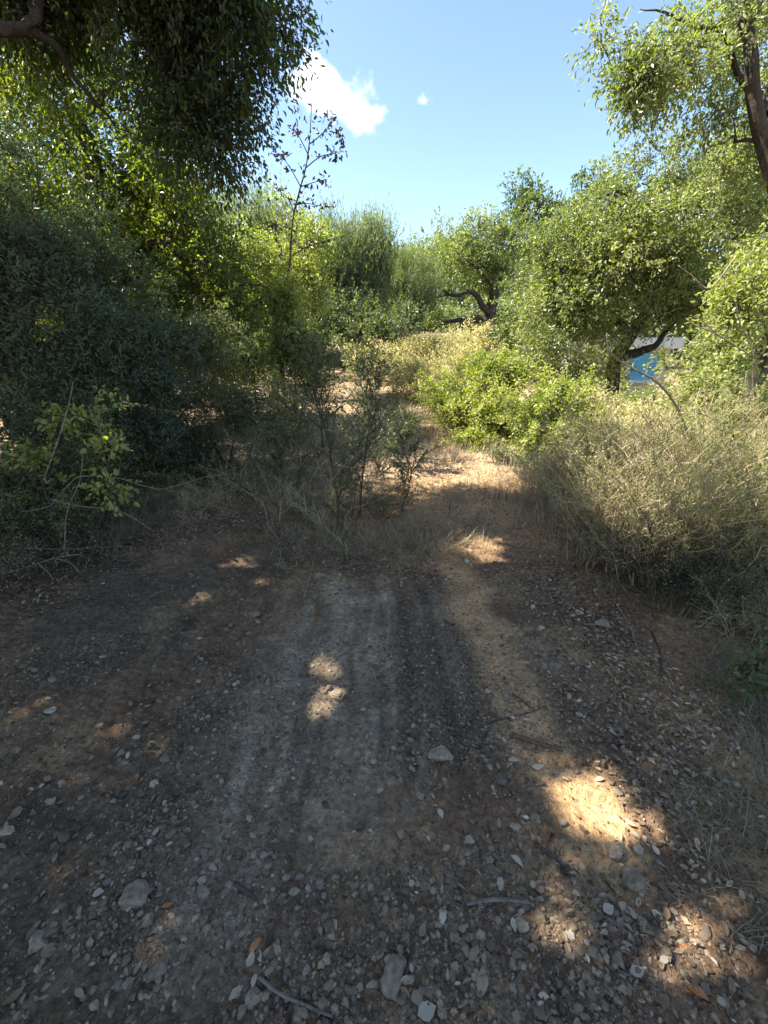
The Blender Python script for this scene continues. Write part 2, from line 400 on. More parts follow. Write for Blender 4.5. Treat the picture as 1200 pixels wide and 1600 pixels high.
# ------------------------------------------------------------------ small debris in numpy
def ico():
    t = (1 + 5 ** .5) / 2
    v = np.array([[-1, t, 0], [1, t, 0], [-1, -t, 0], [1, -t, 0], [0, -1, t], [0, 1, t], [0, -1, -t], [0, 1, -t], [t, 0, -1], [t, 0, 1], [-t, 0, -1], [-t, 0, 1]], float)
    f = np.array([[0, 11, 5], [0, 5, 1], [0, 1, 7], [0, 7, 10], [0, 10, 11], [1, 5, 9], [5, 11, 4], [11, 10, 2], [10, 7, 6], [7, 1, 8], [3, 9, 4], [3, 4, 2], [3, 2, 6], [3, 6, 8], [3, 8, 9], [4, 9, 5], [2, 4, 11], [6, 2, 10], [8, 6, 7], [9, 8, 1]])
    return unit(v), f
IV, IF = ico()
def rocks(r, x, y, size, rnd, sink=.35, flat=.65):
    n = len(x); z = H(x, y)
    sc = size[:, None] * np.stack([r.uniform(.7, 1.3, n), r.uniform(.6, 1.1, n), r.uniform(.4, .9, n) * flat * 1.3], -1)
    a = r.uniform(0, 6.28, n); ca, sa = np.cos(a), np.sin(a)
    V = IV[None] * r.uniform(.72, 1.2, (n, 12, 1)) * sc[:, None]
    tl = r.normal(size=(n, 1)) * .3
    V[..., 2] += V[..., 0] * tl
    vx = V[..., 0] * ca[:, None] - V[..., 1] * sa[:, None]; vy = V[..., 0] * sa[:, None] + V[..., 1] * ca[:, None]
    V = np.stack([vx + x[:, None], vy + y[:, None], V[..., 2] + (z + size * (flat * .5 - sink * .5))[:, None]], -1)
    F = (np.arange(n)[:, None, None] * 12 + IF[None]).reshape(-1, 3)
    return V.reshape(-1, 3), F, np.repeat(rnd, 20)

r = R(101)
N = 330000
# density falls with distance: sample in view-like wedge
yy = 0.25 + 4.2 * r.uniform(0, 1, N) ** 1.35; xx = r.uniform(-1, 1, N) * (1.0 + yy * .95)
b_, t_ = zones(xx, yy)
dens = .22 + 1.15 * sstep(.42, .60, fbm(xx * 2.6, yy * 2.6, 4, 71)); dens *= (1 - .6 * b_) * (1 - .40 * t_) * (1 - .45 * sstep(1.3, 2.6, yy))
keep = r.uniform(0, 1.35, N) < dens
xx, yy = xx[keep], yy[keep]; n = len(xx)
size = 0.0016 + 0.0050 * r.uniform(0, 1, n) ** 2.5 + 0.013 * r.uniform(0, 1, n) ** 18
rnv = np.clip(r.beta(1.6, 2.6, n) , 0, 1)
tag(build('gravel', [rocks(r, xx, yy, size, rnv)], M['gravel']), 'fine dark gravel and clods strewn over the track', 'gravel', kind='stuff')
print('gravel', n)

# litter
def litter(r, x, y, L, rn, lift=.004, curl=1.0):
    n = len(x); z = H(x, y) + lift + r.uniform(0, .008, n)
    ax = rdir(r, n); ax[:, 2] *= .35; nr = rdir(r, n) * .45; nr[:, 2] += 1
    pos = np.stack([x, y, z + L * .08], -1)
    return leaves(pos, ax, nr, L, L * r.uniform(.38, .62, n), rn, True)
def density_pts(r, polys, n, spread):
    out = []
    for (pl, wgt, sp) in polys:
        pts = np.array(GP(pl)); m = int(n * wgt); s = r.uniform(0, len(pts) - 1.001, m); i = s.astype(int); f = (s - i)[:, None]
        p = pts[i] * (1 - f) + pts[i + 1] * f + r.normal(size=(m, 2)) * sp; out.append(p)
    return np.concatenate(out)
r = R(103)
lp = density_pts(r, [([(860, 860), (920, 960), (1000, 1080), (1080, 1200)], .26, .17),
                     ([(740, 900), (850, 900), (960, 1000)], .12, .16),
                     ([(200, 850), (300, 820), (430, 800), (520, 850)], .20, .15),
                     ([(0, 930), (120, 900), (230, 850)], .12, .2),
                     ([(470, 880), (600, 890), (720, 900)], .09, .14),
                     ([(900, 1150), (1050, 1350), (1150, 1550)], .12, .28),
                     ([(520, 1500), (800, 1450), (1000, 1500)], .03, .35),
                     ([(60, 1050), (150, 1300), (100, 1500)], .03, .4),
                     ([(760, 760), (620, 740), (540, 640)], .09, .7)], 9000, .2)
x, y = lp[:, 0], lp[:, 1]; m_ = (y > .35); x, y = x[m_], y[m_]; n = len(x)
b_, t_ = zones(x, y); k_ = r.uniform(0, 1, n) > .8 * np.maximum(b_, t_); x, y = x[k_], y[k_]; n = len(x)
tag(build('leaf_litter', [litter(r, x, y, r.uniform(.012, .034, n), np.clip(r.beta(1.7, 2.3, n), 0, .96))], M['dryleaf']),
    'dense litter of small dry oak leaves along the edges of the track', 'leaf litter', kind='stuff')

# grass blades
def blades(r, base, az, lean, L, wd, rn, seg=3):
    n = len(base); d = np.stack([np.cos(az), np.sin(az), np.zeros(n)], -1); sd = np.stack([-np.sin(az), np.cos(az), np.zeros(n)], -1)
    V = []
    for k in range(seg + 1):
        t = k / seg; th = lean * (0.35 + t * .9)
        if k == 0: c = base.copy()
        else: c = c + (d * np.sin(th)[:, None] + np.array([0, 0, 1.]) * np.cos(th)[:, None]) * (L / seg)[:, None]
        ww = (wd * (1 - .8 * t))[:, None]
        V += [c - sd * ww, c + sd * ww]
    V = np.stack(V, 1); m = (seg + 1) * 2
    q = np.array([[2 * k, 2 * k + 1, 2 * k + 3, 2 * k + 2] for k in range(seg)])
    F = (np.arange(n)[:, None, None] * m + q[None]).reshape(-1, 4)
    return V.reshape(-1, 3), F, np.repeat(rn, seg)
def tufts(r, cx, cy, nb, spread, L, lean=(.2, 1.3), wd=.0016, rr=(0, 1)):
    """nb blades per tuft"""
    n = len(cx); bx = np.repeat(cx, nb) + r.normal(size=n * nb) * spread; by = np.repeat(cy, nb) + r.normal(size=n * nb) * spread
    bz = H(bx, by, False) - .01
    return blades(r, np.stack([bx, by, bz], -1), r.uniform(0, 6.28, n * nb), r.uniform(*lean, n * nb), L * r.uniform(.4, 1.2, n * nb), wd * r.uniform(.6, 1.4, n * nb), r.uniform(*rr, n * nb))

# ------------------------------------------------------------------ plants
SKIP = 0
FLECK = [((385, 880), .12, .08), ((320, 935), .10, .08), ((520, 1040), .07, .09), ((520, 1090), .08, .13), ((310, 1190), .10, .08), ((180, 1240), .07, .05),
         ((925, 1240), .13, .09), ((945, 1290), .12, .07), ((880, 1165), .05, .04), ((1100, 1480), .12, .08), ((1080, 1540), .10, .06), ((770, 860), .13, .14), ((60, 1110), .1, .06),
         ((440, 1125), .04, .03), ((1050, 1190), .06, .04), ((860, 1420), .08, .04), ((700, 1530), .09, .04), ((280, 1480), .06, .05)]
FL = [(G(*q), a, b) for q, a, b in FLECK]
_r = R(77)
FL += [(G(_r.uniform(40, 1180), _r.uniform(900, 1590)), _r.uniform(.025, .07), _r.uniform(.025, .06)) for _ in range(70)]
def shade_filter(pos):
    """drops canopy leaves along the sun ray so light lands on chosen spots"""
    t = pos[:, 2] / SUND[2]; X = pos[:, 0] - SUND[0] * t; Y = pos[:, 1] - SUND[1] * t
    m = np.ones(len(pos), bool)
    wx = X + .05 * np.sin(Y * 37 + X * 11); wy = Y + .04 * np.sin(X * 41)
    for (cx, cy), a, b in FL:
        m &= ((wx - cx) / (a * 1.35)) ** 2 + ((wy - cy) / (b * 1.5)) ** 2 > 1
    m &= ~((X > 0.6 + .25 * np.sin(Y * 4)) & (Y > 3.3 - .6 * (X > 1.9) + .15 * np.sin(X * 5)) & ~((pos[:, 1] > 3.2) & (pos[:, 0] > -3.2)))
    return m

def grow(name, base, limbs, bigs, nsub, subr, ntw, twl, k, leaf, asp, leafmat, barkmat, seed, label, cat='tree',
         trunk_name='trunk', crown_name='crown', droop=.25, hang=.1, updir=.25, gap=.15, fold=False, filt=None, surf=.55,
         shoots=0, shl=.4, woodtwigs=.35, trunk_r=None, group=None, upb=.6, spread=.8, flat=1.0, gapf=.9, shell=1.0, jit=.02, mind=.0):
    r = R(seed); wood = []; SP = []; SR = []
    for pts, r0, r1 in limbs:
        p = wobble(spline(pts, 18), .03 * np.linalg.norm(np.asarray(pts[-1]) - np.asarray(pts[0])) , r)
        p[0] = pts[0]
        rr = np.linspace(r0, r1 * .4, len(p)); 
        wood.append(tube(p, rr, 10 if r0 > .05 else 6, rough=.16, r=r)); SP.append(p); SR.append(rr)
    SP = np.concatenate(SP); SR = np.concatenate(SR)
    vol = np.array([np.prod(b[1]) ** (2 / 3.) * (b[2] if len(b) > 2 else 1) for b in bigs]); vol = vol / vol.sum()
    ch = r.choice(len(bigs), nsub, p=vol); u = rdir(r, nsub)
    rad_ = (surf + (1 - surf) * r.uniform(0, 1, nsub)) 
    cen = np.array([bigs[c][0] for c in ch]); rds = np.array([bigs[c][1] for c in ch])
    sc = cen + u * rds * rad_[:, None]
    gn = sines(sc, seed + 5, gapf * .5)
    sc = sc[gn > -1.6 + gap * 3]; nsub = len(sc)
    gz = H(sc[:, 0], sc[:, 1], False); sc[:, 2] = np.maximum(sc[:, 2], gz + subr * .4)
    # connect by greedy growth
    root = SP[0]; order = np.argsort(np.array([np.min(np.linalg.norm(SP - s, axis=1)) for s in sc]))
    for o_ in order:
        s = sc[o_]; d = np.linalg.norm(SP - s, axis=1) + .15 * np.linalg.norm(SP - root, axis=1) * 0
        i0 = int(np.argmin(d)); p0 = SP[i0]; L = d[i0]
        if L < .05: continue
        r0 = min(SR[i0] * .7, .012 + .018 * L)
        r0 = max(r0, .004); mid = (p0 + s) / 2 + r.normal(size=3) * L * .12; mid[2] += .1 * L
        p = spline([p0, mid, s], 6); rr = np.linspace(r0, .004, len(p))
        wood.append(tube(p, rr, 5, cap=False)); SP = np.concatenate([SP, p[1:]]); SR = np.concatenate([SR, rr[1:]])
    # twigs
    nt_ = nsub * ntw; ci = np.repeat(np.arange(nsub), ntw); u = rdir(r, nt_)
    sr = (subr * r.uniform(.5, 1.5, nsub))[ci][:, None]
    O = sc[ci] + u * sr * np.array([[1, 1, flat]]) * r.uniform(.15, 1, (nt_, 1)) ** (.5)*shell
    D = unit(u * .9 + rdir(r, nt_) * .5 + np.array([0, 0, updir]))
    m = sines(O, seed + 9, gapf) > -1.5 + gap * 2.2
    if filt is not None: m &= filt(O)
    O, D, ci = O[m], D[m], ci[m]; nt_ = len(O)
    L = twl * r.uniform(.5, 1.3, nt_)
    crn = np.clip(.5 + .28 * sines(sc, seed + 3, .6)[ci] + r.normal(size=nt_) * .13, 0, 1)
    lv = twig_leaves(r, O, D, L, k, leaf, asp, droop, hang, upb, spread, fold, crn, jit, filt)
    extra = []
    if shoots:
        si = r.integers(0, nsub, shoots); cc = sc.mean(0)
        for a_ in si:
            d = unit(unit(sc[a_] - cc) * .8 + rdir(r, 1)[0] * .5 + np.array([0, 0, .7])); ln = shl * r.uniform(.5, 1.3); p0 = sc[a_]
            dn = d * [1, 1, 0]; p = spline([p0, p0 + d * ln * .55, p0 + d * ln + dn * ln * .25 - [0, 0, ln * .18]], 8)
            wood.append(tube(p, np.linspace(.004, .0015, len(p)), 5, cap=False)); q2 = np.repeat(p[2:], 3, 0)
            extra.append(twig_leaves(r, q2, unit(rdir(r, len(q2)) + d * .5), np.full(len(q2), .05), 2, leaf * 1.1, asp, 0, .1, upb, spread, fold, r.uniform(.5, 1, len(q2)), jit * .3, None))
    if woodtwigs:
        mm = r.uniform(0, 1, nt_) < woodtwigs
        A = O[mm]; B = A + D[mm] * L[mm][:, None] * .9; B[:, 2] -= droop * L[mm] * .8
        A2 = A * .55 + sc[ci[mm]] * .45
        wood.append(segs(A2, A, .004 + 0 * L[mm], .003 + 0 * L[mm])); wood.append(segs(A, B, .003 + 0 * L[mm], .0012 + 0 * L[mm]))
    e = empty(name, base); tag(e, label, cat, group)
    build(trunk_name, rel(wood, base), M[barkmat], e, True)
    build(crown_name, rel([lv] + extra, base), M[leafmat], e)
    print(name, len(lv[0]))
    return e
def ground_at(px, py):
    x, y = G(px, py); return np.array([x, y, float(H(x, y, False))])
def base_at(px, Y):
    """point on the ground straight below pixel column px at distance Y"""
    d = ray(px, 560); x = d[0] / d[1] * Y
    return np.array([x, Y, float(H(x, Y, False)) - .03])
def E(px, py, Y, rx, ry, rz, w=1): return (P(px, py, Y), np.array([rx, ry, rz], float), w)

LEAFQ = 1.0
def q(n): return int(n * LEAFQ)

# --- big overhanging oak, trunk out of the frame to the left, it shades the track
b0 = np.array([-4.3, 1.6, .1])
grow('oak_tree', b0,
     [([b0, b0 + [.2, .2, 1.5], b0 + [.3, .5, 2.9], b0 + [.6, .7, 4.6]], .28, .16),
      ([b0 + [.3, .5, 2.9], P(-80, 60, 3.2), P(0, 40, 3.4), P(60, 30, 3.7), P(190, 5, 4.0), P(330, -60, 4.3)], .045, .03),
      ([P(40, 35, 3.6), P(100, 90, 3.7), P(140, 150, 3.8), P(182, 200, 3.9)], .03, .012),
      ([b0 + [.4, .6, 3.4], (-3, .6, 4.4), (-2, .2, 5.0), (-.9, 0.2, 5.4)], .12, .03),
      ([b0 + [.6, .7, 4.5], (-3, 2.8, 5.3), (-2.2, 3.6, 5.6), (-1.5, 4.2, 5.7)], .10, .03),
      ([b0 + [.4, .6, 3.9], (-5.0, .2, 5.0), (-5.3, -.6, 5.6)], .10, .03)],
     [((-2.6, 3.2, 5.2), (1.9, 1.1, .8), 1), ((-5.0, 2.4, 5.6), (1.8, 2.2, 1.0), .6), E(30, -50, 3.9, .9, .6, .35, 1.2), E(60, 30, 3.9, .5, .4, .16, .25),
      E(265, 20, 4.0, .85, .6, .5, 2.6), E(345, 60, 4.2, .45, .5, .5, 3.0), E(150, 60, 3.8, .5, .4, .28, .5), E(310, 150, 4.0, .40, .4, .38, 2.4), E(215, 130, 3.9, .35, .4, .35, .7), E(330, 245, 4.0, .16, .2, .36, .6), E(375, 165, 4.1, .16, .2, .26, .4), E(280, 230, 4.0, .18, .2, .24, .35), E(400, 25, 4.2, .20, .3, .3, 1.4), E(370, 115, 4.1, .20, .2, .25, .4)],
     900, .17, 34, .24, 9, .040, .46, 'oak', 'bark', 11,
     'large dark oak overhanging the top left, its branches drooping over the track', droop=.45, hang=.55, updir=-.1, gap=.20, gapf=1.1, filt=shade_filter, fold=True, surf=.2)
bb = np.array([-5.4, -1.6, .1])  # unseen oak, added so that its canopy shades the near track
grow('oak_tree', bb,
     [([bb, bb + [.1, .2, 1.6], bb + [.4, .5, 3.2], bb + [.9, .8, 4.7]], .30, .14), ([bb + [.4, .5, 3.2], (-3.6, -.6, 4.6), (-2.6, .4, 5.2), (-1.6, 1.2, 5.5)], .14, .03),
      ([bb + [.9, .8, 4.7], (-4.6, .8, 5.2), (-4.0, 2.2, 5.5)], .12, .03), ([bb + [.9, .8, 4.7], (-3, -2.2, 5.4), (-1.8, -2.4, 5.7)], .1, .03)],
     [((-4.6, .6, 5.3), (2.3, 1.7, .9), 1.2), ((-2.6, .5, 5.4), (2.0, 1.6, .8), 1.3), ((-3.4, 2.0, 5.4), (2.2, 1.2, .8), 1.1), ((-6.2, 1.0, 5.3), (1.8, 2.0, .9), 1), ((-3.6, -1.6, 5.5), (2.3, 1.5, .8), 1), ((-1.2, .2, 5.8), (1.1, 1.6, .5), .7),
      ((-5.7, 3.7, 5.2), (1.5, 1.1, .7), 1), ((-6.3, 2.7, 5.3), (1.6, 1.0, .6), 1.3), ((-6.4, -1.2, 5.2), (1.6, 1.6, 1), .7), ((-7.0, 2.4, 4.6), (1.4, 1.4, 1.4), .8)],
     560, .42, 44, .38, 8, .11, .55, 'oak', 'bark', 10, 'unseen oak added left of the camera, its dense canopy shading the near track', droop=.2, hang=.2, updir=0, gap=-.6, filt=shade_filter, surf=.1)

bc = np.array([-7.6, 4.2, .3])  # out-of-frame oak, put in to keep the sun off the left shrub
grow('oak_tree', bc, [([bc, bc + [.2, .1, 2], bc + [.5, .1, 4.2]], .22, .1), ([bc + [.2, .1, 2.2], bc + [1.0, -.4, 3.6], bc + [1.8, -.5, 4.4]], .1, .03)],
     [((-6.9, 4.2, 4.6), (1.5, 1.3, 1.1), 1), ((-7.4, 3.6, 3.4), (1.2, 1.4, .9), .8), ((-6.3, 5.0, 5.2), (1.2, .9, .6), .6)],
     90, .40, 40, .36, 8, .10, .55, 'oak', 'bark', 9, 'unseen oak added left of the frame to shade the dark narrow-leaved shrub', gap=-.2, surf=.2)
# --- oak behind it on the left, backlit
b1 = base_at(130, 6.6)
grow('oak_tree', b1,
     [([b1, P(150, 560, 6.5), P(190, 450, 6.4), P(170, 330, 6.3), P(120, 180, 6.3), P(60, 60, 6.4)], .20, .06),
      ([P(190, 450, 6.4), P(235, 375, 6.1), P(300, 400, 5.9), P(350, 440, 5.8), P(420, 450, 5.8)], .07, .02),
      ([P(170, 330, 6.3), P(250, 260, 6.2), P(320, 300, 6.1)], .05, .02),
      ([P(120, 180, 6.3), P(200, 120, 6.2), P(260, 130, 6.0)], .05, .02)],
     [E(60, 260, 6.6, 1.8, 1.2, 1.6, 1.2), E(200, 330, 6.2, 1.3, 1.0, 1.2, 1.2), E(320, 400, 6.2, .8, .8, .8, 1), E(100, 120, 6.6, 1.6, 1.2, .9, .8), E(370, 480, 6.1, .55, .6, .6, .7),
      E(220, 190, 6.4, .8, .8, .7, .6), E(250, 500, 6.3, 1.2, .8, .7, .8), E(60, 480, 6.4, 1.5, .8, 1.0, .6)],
     360, .25, 40, .28, 9, .05, .5, 'oak_backlit', 'bark', 12, 'backlit oak behind the dark shrub on the left, glowing yellow green between its limbs', droop=.25, hang=.25, gap=.2, surf=.35)

# --- small oak with reddish trunk in the middle left
b2 = base_at(424, 8.2)
grow('oak_tree', b2,
     [([b2, P(428, 560, 8.2), P(425, 480, 8.2), P(440, 400, 8.2), P(432, 350, 8.2)], .085, .03),
      ([P(428, 500, 8.2), P(465, 470, 8.1), P(480, 430, 8.1)], .035, .012), ([P(426, 470, 8.2), P(385, 430, 8.2), P(375, 390, 8.3)], .035, .012)],
     [E(440, 400, 8.2, .75, .6, .75, 1), E(400, 380, 8.3, .6, .5, .5, .7), E(400, 545, 8.2, .45, .4, .4, .7), E(470, 440, 8.1, .5, .4, .55, .6), E(462, 400, 7.7, .35, .3, .45, .7), E(450, 480, 7.6, .3, .3, .3, .4)],
     95, .24, 40, .22, 8, .055, .55, 'bramble', 'bark_red', 13, 'small sunlit oak with a reddish trunk left of the middle', gap=.32, surf=.3)

# --- tall bare sapling rising against the sky
def sapling(name, pts, r0, side, leaf, asp, lm, bm, seed, label, k=6, twl=.16, ntw=2, group=None, cat='sapling', spr=.7, fold=True, updir=.5, minpos=0.12):
    """pts main stem, side = number of side shoots"""
    r = R(seed); base = np.array(pts[0]); p = wobble(spline(pts, 20), .02, r); p[0] = base
    wood = [tube(p, np.linspace(r0, r0 * .25, len(p)), 6, rough=.08, r=r)]; O = []; D = []; L = []
    tot = np.linalg.norm(p[-1] - p[0])
    for s in range(side):
        f = minpos + (1 - minpos) * (s + r.uniform(0, 1)) / side; i_ = min(int(f * (len(p) - 1)), len(p) - 2); a = p[i_]
        tdir = unit(p[i_ + 1] - p[i_]); d = unit(rdir(r, 1)[0] * np.array([1, 1, .4]) * spr + tdir * updir); ln = tot * .28 * (1.15 - f) * r.uniform(.6, 1.3) + .08
        q_ = spline([a, a + d * ln * .5 + [0, 0, .02], a + d * ln + [0, 0, ln * .2]], 6)
        wood.append(tube(q_, np.linspace(r0 * .4, r0 * .15, len(q_)), 5, cap=False))
        for t in range(ntw):
            for w_ in range(3):
                i2 = r.integers(1, len(q_)); O.append(q_[i2]); D.append(unit(d * .8 + rdir(r, 1)[0] * .8 + [0, 0, .3])); L.append(twl * r.uniform(.5, 1.2))
        O.append(q_[-1]); D.append(d); L.append(twl)
    O.append(p[-1]); D.append(unit(p[-1] - p[-2])); L.append(twl)
    O = np.array(O); D = np.array(D); L = np.array(L)
    wood.append(segs(O, O + D * L[:, None], .0022 * np.ones(len(O)) * max(1, leaf / .03), .001 * np.ones(len(O))))
    lv = twig_leaves(r, O, D, L, k, leaf, asp, .0, .05, .7, .8, fold, None, .004)
    e = empty(name, base); tag(e, label, cat, group)
    build('stem', rel(wood, base), M[bm], e, True); build('foliage', rel([lv], base), M[lm], e)
    return e
bs = base_at(440, 7.2)
rs = R(5); O = []; D = []; L = []
stem = spline([bs, P(440, 520, 7.2), P(452, 420, 7.2), P(458, 340, 7.2), P(480, 250, 7.2), P(487, 165, 7.2)], 30)
wd = [tube(stem, np.linspace(.028, .005, len(stem)), 6, rough=.1, r=rs)]
for pl in ([(470, 292), (455, 265), (440, 245), (425, 240)], [(478, 262), (500, 245), (520, 240), (532, 237)], [(481, 240), (468, 215), (455, 195)], [(484, 225), (500, 212), (515, 195), (517, 180)],
           [(470, 292), (490, 285), (512, 280)], [(463, 320), (480, 318), (515, 325)], [(460, 335), (450, 310), (425, 290)], [(515, 205), (525, 208), (534, 212)], [(460, 360), (430, 350), (410, 360)], [(456, 400), (480, 385), (500, 380)]):
    pp = spline([P(a, b, 7.2 + rs.uniform(-.15, .15) * i_ / 3) for i_, (a, b) in enumerate(pl)], 9)
    wd.append(tube(pp, np.linspace(.008, .003, len(pp)), 5, cap=False))
    for i_ in range(3, len(pp)):
        for c_ in range(2): O.append(pp[i_]); D.append(unit(pp[i_] - pp[i_ - 1] + rdir(rs, 1)[0] * .7)); L.append(.10)
for i_ in range(14, len(stem)):
    O.append(stem[i_]); D.append(unit(rdir(rs, 1)[0] + [0, 0, .6])); L.append(.12)
O, D, L = map(np.array, (O, D, L))
e = empty('sapling', bs); tag(e, 'tall thin sapling with sparse dark leaves standing out against the blue sky', 'sapling')
build('stem', rel(wd, bs), M['stem'], e, True)
build('foliage', rel([twig_leaves(rs, O, D, L, 3, .062, .5, 0, .05, .3, .9, True, None, .01)], bs), M['purple'], e)

# --- feathery tall heath trees
def plume(px, py_top, Y, wpx, seed, label, nst=46, py_bot=530, lm='feather'):
    r = R(seed); base = base_at(px, Y); sc = Y / FPX; top = P(px, py_top, Y); hgt = top[2] - base[2]; W = wpx * sc * .5
    wood = []; O = []; D = []; L = []
    for s in range(nst):
        a = r.uniform(0, 6.28); rr = W * r.uniform(.1, 1) ** .6; h = hgt * (1 - .28 * (rr / W) ** 2) * r.uniform(.74, 1.0)
        tip = base + [math.cos(a) * rr, math.sin(a) * rr, h]; mid = base + [math.cos(a) * rr * .55, math.sin(a) * rr * .55, h * .45]
        p = wobble(spline([base + r.normal(size=3) * [.12, .12, 0], mid, tip], 14), .06, r); wood.append(tube(p, np.linspace(.03, .006, len(p)), 5, cap=False))
        for i_ in range(4, len(p)):
            m = 16; O.append(p[i_] + r.normal(size=(m, 3)) * .20); D.append(unit(r.normal(size=(m, 3)) * .33 + unit(tip - mid) * .5 + [0, 0, .8])); L.append(r.uniform(.25, .62, m))
    O, D, L = np.concatenate(O), np.concatenate(D), np.concatenate(L); n = len(O)
    crn = np.clip(.5 + .3 * sines(O, seed, .5) + r.normal(size=n) * .1, 0, 1)
    m = sines(O, seed + 9, .6) > -1.0; O, D, L, crn = O[m], D[m], L[m], crn[m]
    wood.append(segs(O, O + D * L[:, None], .003 + 0 * L, .001 + 0 * L))
    lv = twig_leaves(r, O, D, L, 11, .085, .22, -.0, 0, .2, .42, False, crn, .012)
    e = empty('heath_tree', base); tag(e, label, 'tree', 'feathery heath trees behind the path')
    build('trunk', rel(wood, base), M['stem'], e, True); build('crown', rel([lv], base), M[lm], e); print('plume', len(lv[0]))
plume(395, 300, 12.5, 130, 31, 'leftmost feathery grey green heath tree behind the small oak', lm='feather')
plume(488, 325, 12.0, 130, 32, 'broad feathery heath tree just right of the tall bare sapling')
plume(572, 340, 12.5, 80, 33, 'slim pointed feathery heath tree left of the gap in the skyline', 30)
plume(625, 400, 14.5, 90, 34, 'low feathery heath tree under the gap in the skyline', 30)

# --- centre oak with twisted trunk
b3 = base_at(762, 16)
grow('oak_tree', b3,
     [([b3, P(765, 500, 16), P(768, 460, 16), P(755, 430, 16), P(735, 405, 16), P(715, 385, 16)], .24, .07),
      ([P(766, 490, 16), P(735, 462, 15.8), P(700, 458, 15.7), P(670, 470, 15.6)], .11, .04),
      ([P(768, 460, 16), P(785, 430, 16), P(790, 400, 16.2)], .10, .04), ([P(764, 505, 16), P(725, 500, 15.8), P(690, 502, 15.6)], .14, .05),
      ([P(755, 430, 16), P(745, 380, 16), P(750, 340, 16)], .08, .03), ([P(700, 458, 15.7), P(650, 430, 15.8), P(620, 430, 15.9)], .05, .02)],
     [E(745, 395, 16, 1.3, 1.0, .8, 1.2), E(690, 405, 16, 1.1, 1, .8, 1), E(640, 435, 15.9, 1.0, .8, .8, 1.1), E(790, 400, 16.2, .9, .9, .9, .9), E(640, 490, 16.4, 1.0, .5, .8, .6), E(730, 440, 17.4, 1.5, .4, .9, .5)],
     150, .36, 36, .36, 9, .10, .42, 'oak_olive', 'bark', 14, 'gnarled oak with a dark twisted trunk at the centre of the skyline', updir=.5, droop=.1, gap=.34, surf=.55)
b4 = base_at(860, 20)
grow('oak_tree', b4,
     [([b4, P(860, 470, 20), P(850, 400, 20), P(835, 360, 20), P(820, 320, 20)], .28, .07), ([P(850, 400, 20), P(880, 370, 20), P(905, 330, 20)], .12, .05), ([P(852, 410, 20), P(815, 395, 20), P(795, 380, 20)], .10, .04)],
     [E(815, 320, 20, .9, .8, .9, .7), E(870, 345, 20, 1.4, 1, 1.2, 1), E(905, 310, 20, 1, .8, .8, .6), E(820, 390, 20, .9, .8, .8, .5), E(860, 420, 20, 1.4, 1, 1.1, .9), E(935, 330, 20.3, 1.0, .8, 1.0, .6)],
     170, .38, 26, .32, 8, .12, .5, 'oak', 'bark', 15, 'tall open oak furthest back, right of the gnarled oak', gap=.35, surf=.4)

# --- large right oak, rounded crown
b5 = base_at(965, 8.6)
grow('oak_tree', b5,
     [([b5, P(968, 580, 8.6), P(985, 520, 8.6), P(1010, 470, 8.6), P(1040, 400, 8.7), P(1060, 330, 8.8)], .15, .05),
      ([P(985, 520, 8.6), P(940, 490, 8.3), P(880, 480, 8.0), P(840, 490, 7.9)], .08, .02), ([P(1010, 470, 8.6), P(970, 400, 8.3), P(920, 360, 8.1)], .08, .02),
      ([P(1040, 400, 8.7), P(1000, 330, 8.3), P(960, 305, 8.1), P(930, 310, 8.0)], .06, .015), ([P(975, 555, 8.6), P(1020, 540, 8.6), P(1060, 500, 8.7)], .10, .03)],
     [E(960, 420, 8.4, 1.6, 1.1, 1.1, 1.3), E(905, 465, 8.1, .85, .8, .65, 1.0), E(860, 500, 8.0, .50, .5, .40, .7), E(1020, 330, 8.5, 1.3, 1.0, .9, 1.1), E(1100, 400, 8.6, 1.2, 1.0, 1.3, .9), E(900, 400, 8.2, .8, .7, .6, .7),
      E(1000, 290, 8.3, .7, .6, .4, .5), E(1130, 300, 8.6, 1.0, .9, .9, .6), E(1150, 500, 8.6, .7, .9, .9, .5), E(850, 540, 7.9, .45, .4, .28, .5), E(930, 550, 8.2, .4, .4, .16, .4), E(820, 560, 8.0, .3, .3, .18, .3), E(925, 580, 8.1, .35, .3, .2, .5)],
     520, .22, 36, .26, 9, .056, .5, 'oak_olive', 'bark', 16, 'broad sunlit oak with a rounded crown leaning towards the path on the right', gap=.24, gapf=1.0, surf=.5, hang=.25, shoots=90, shl=.5)

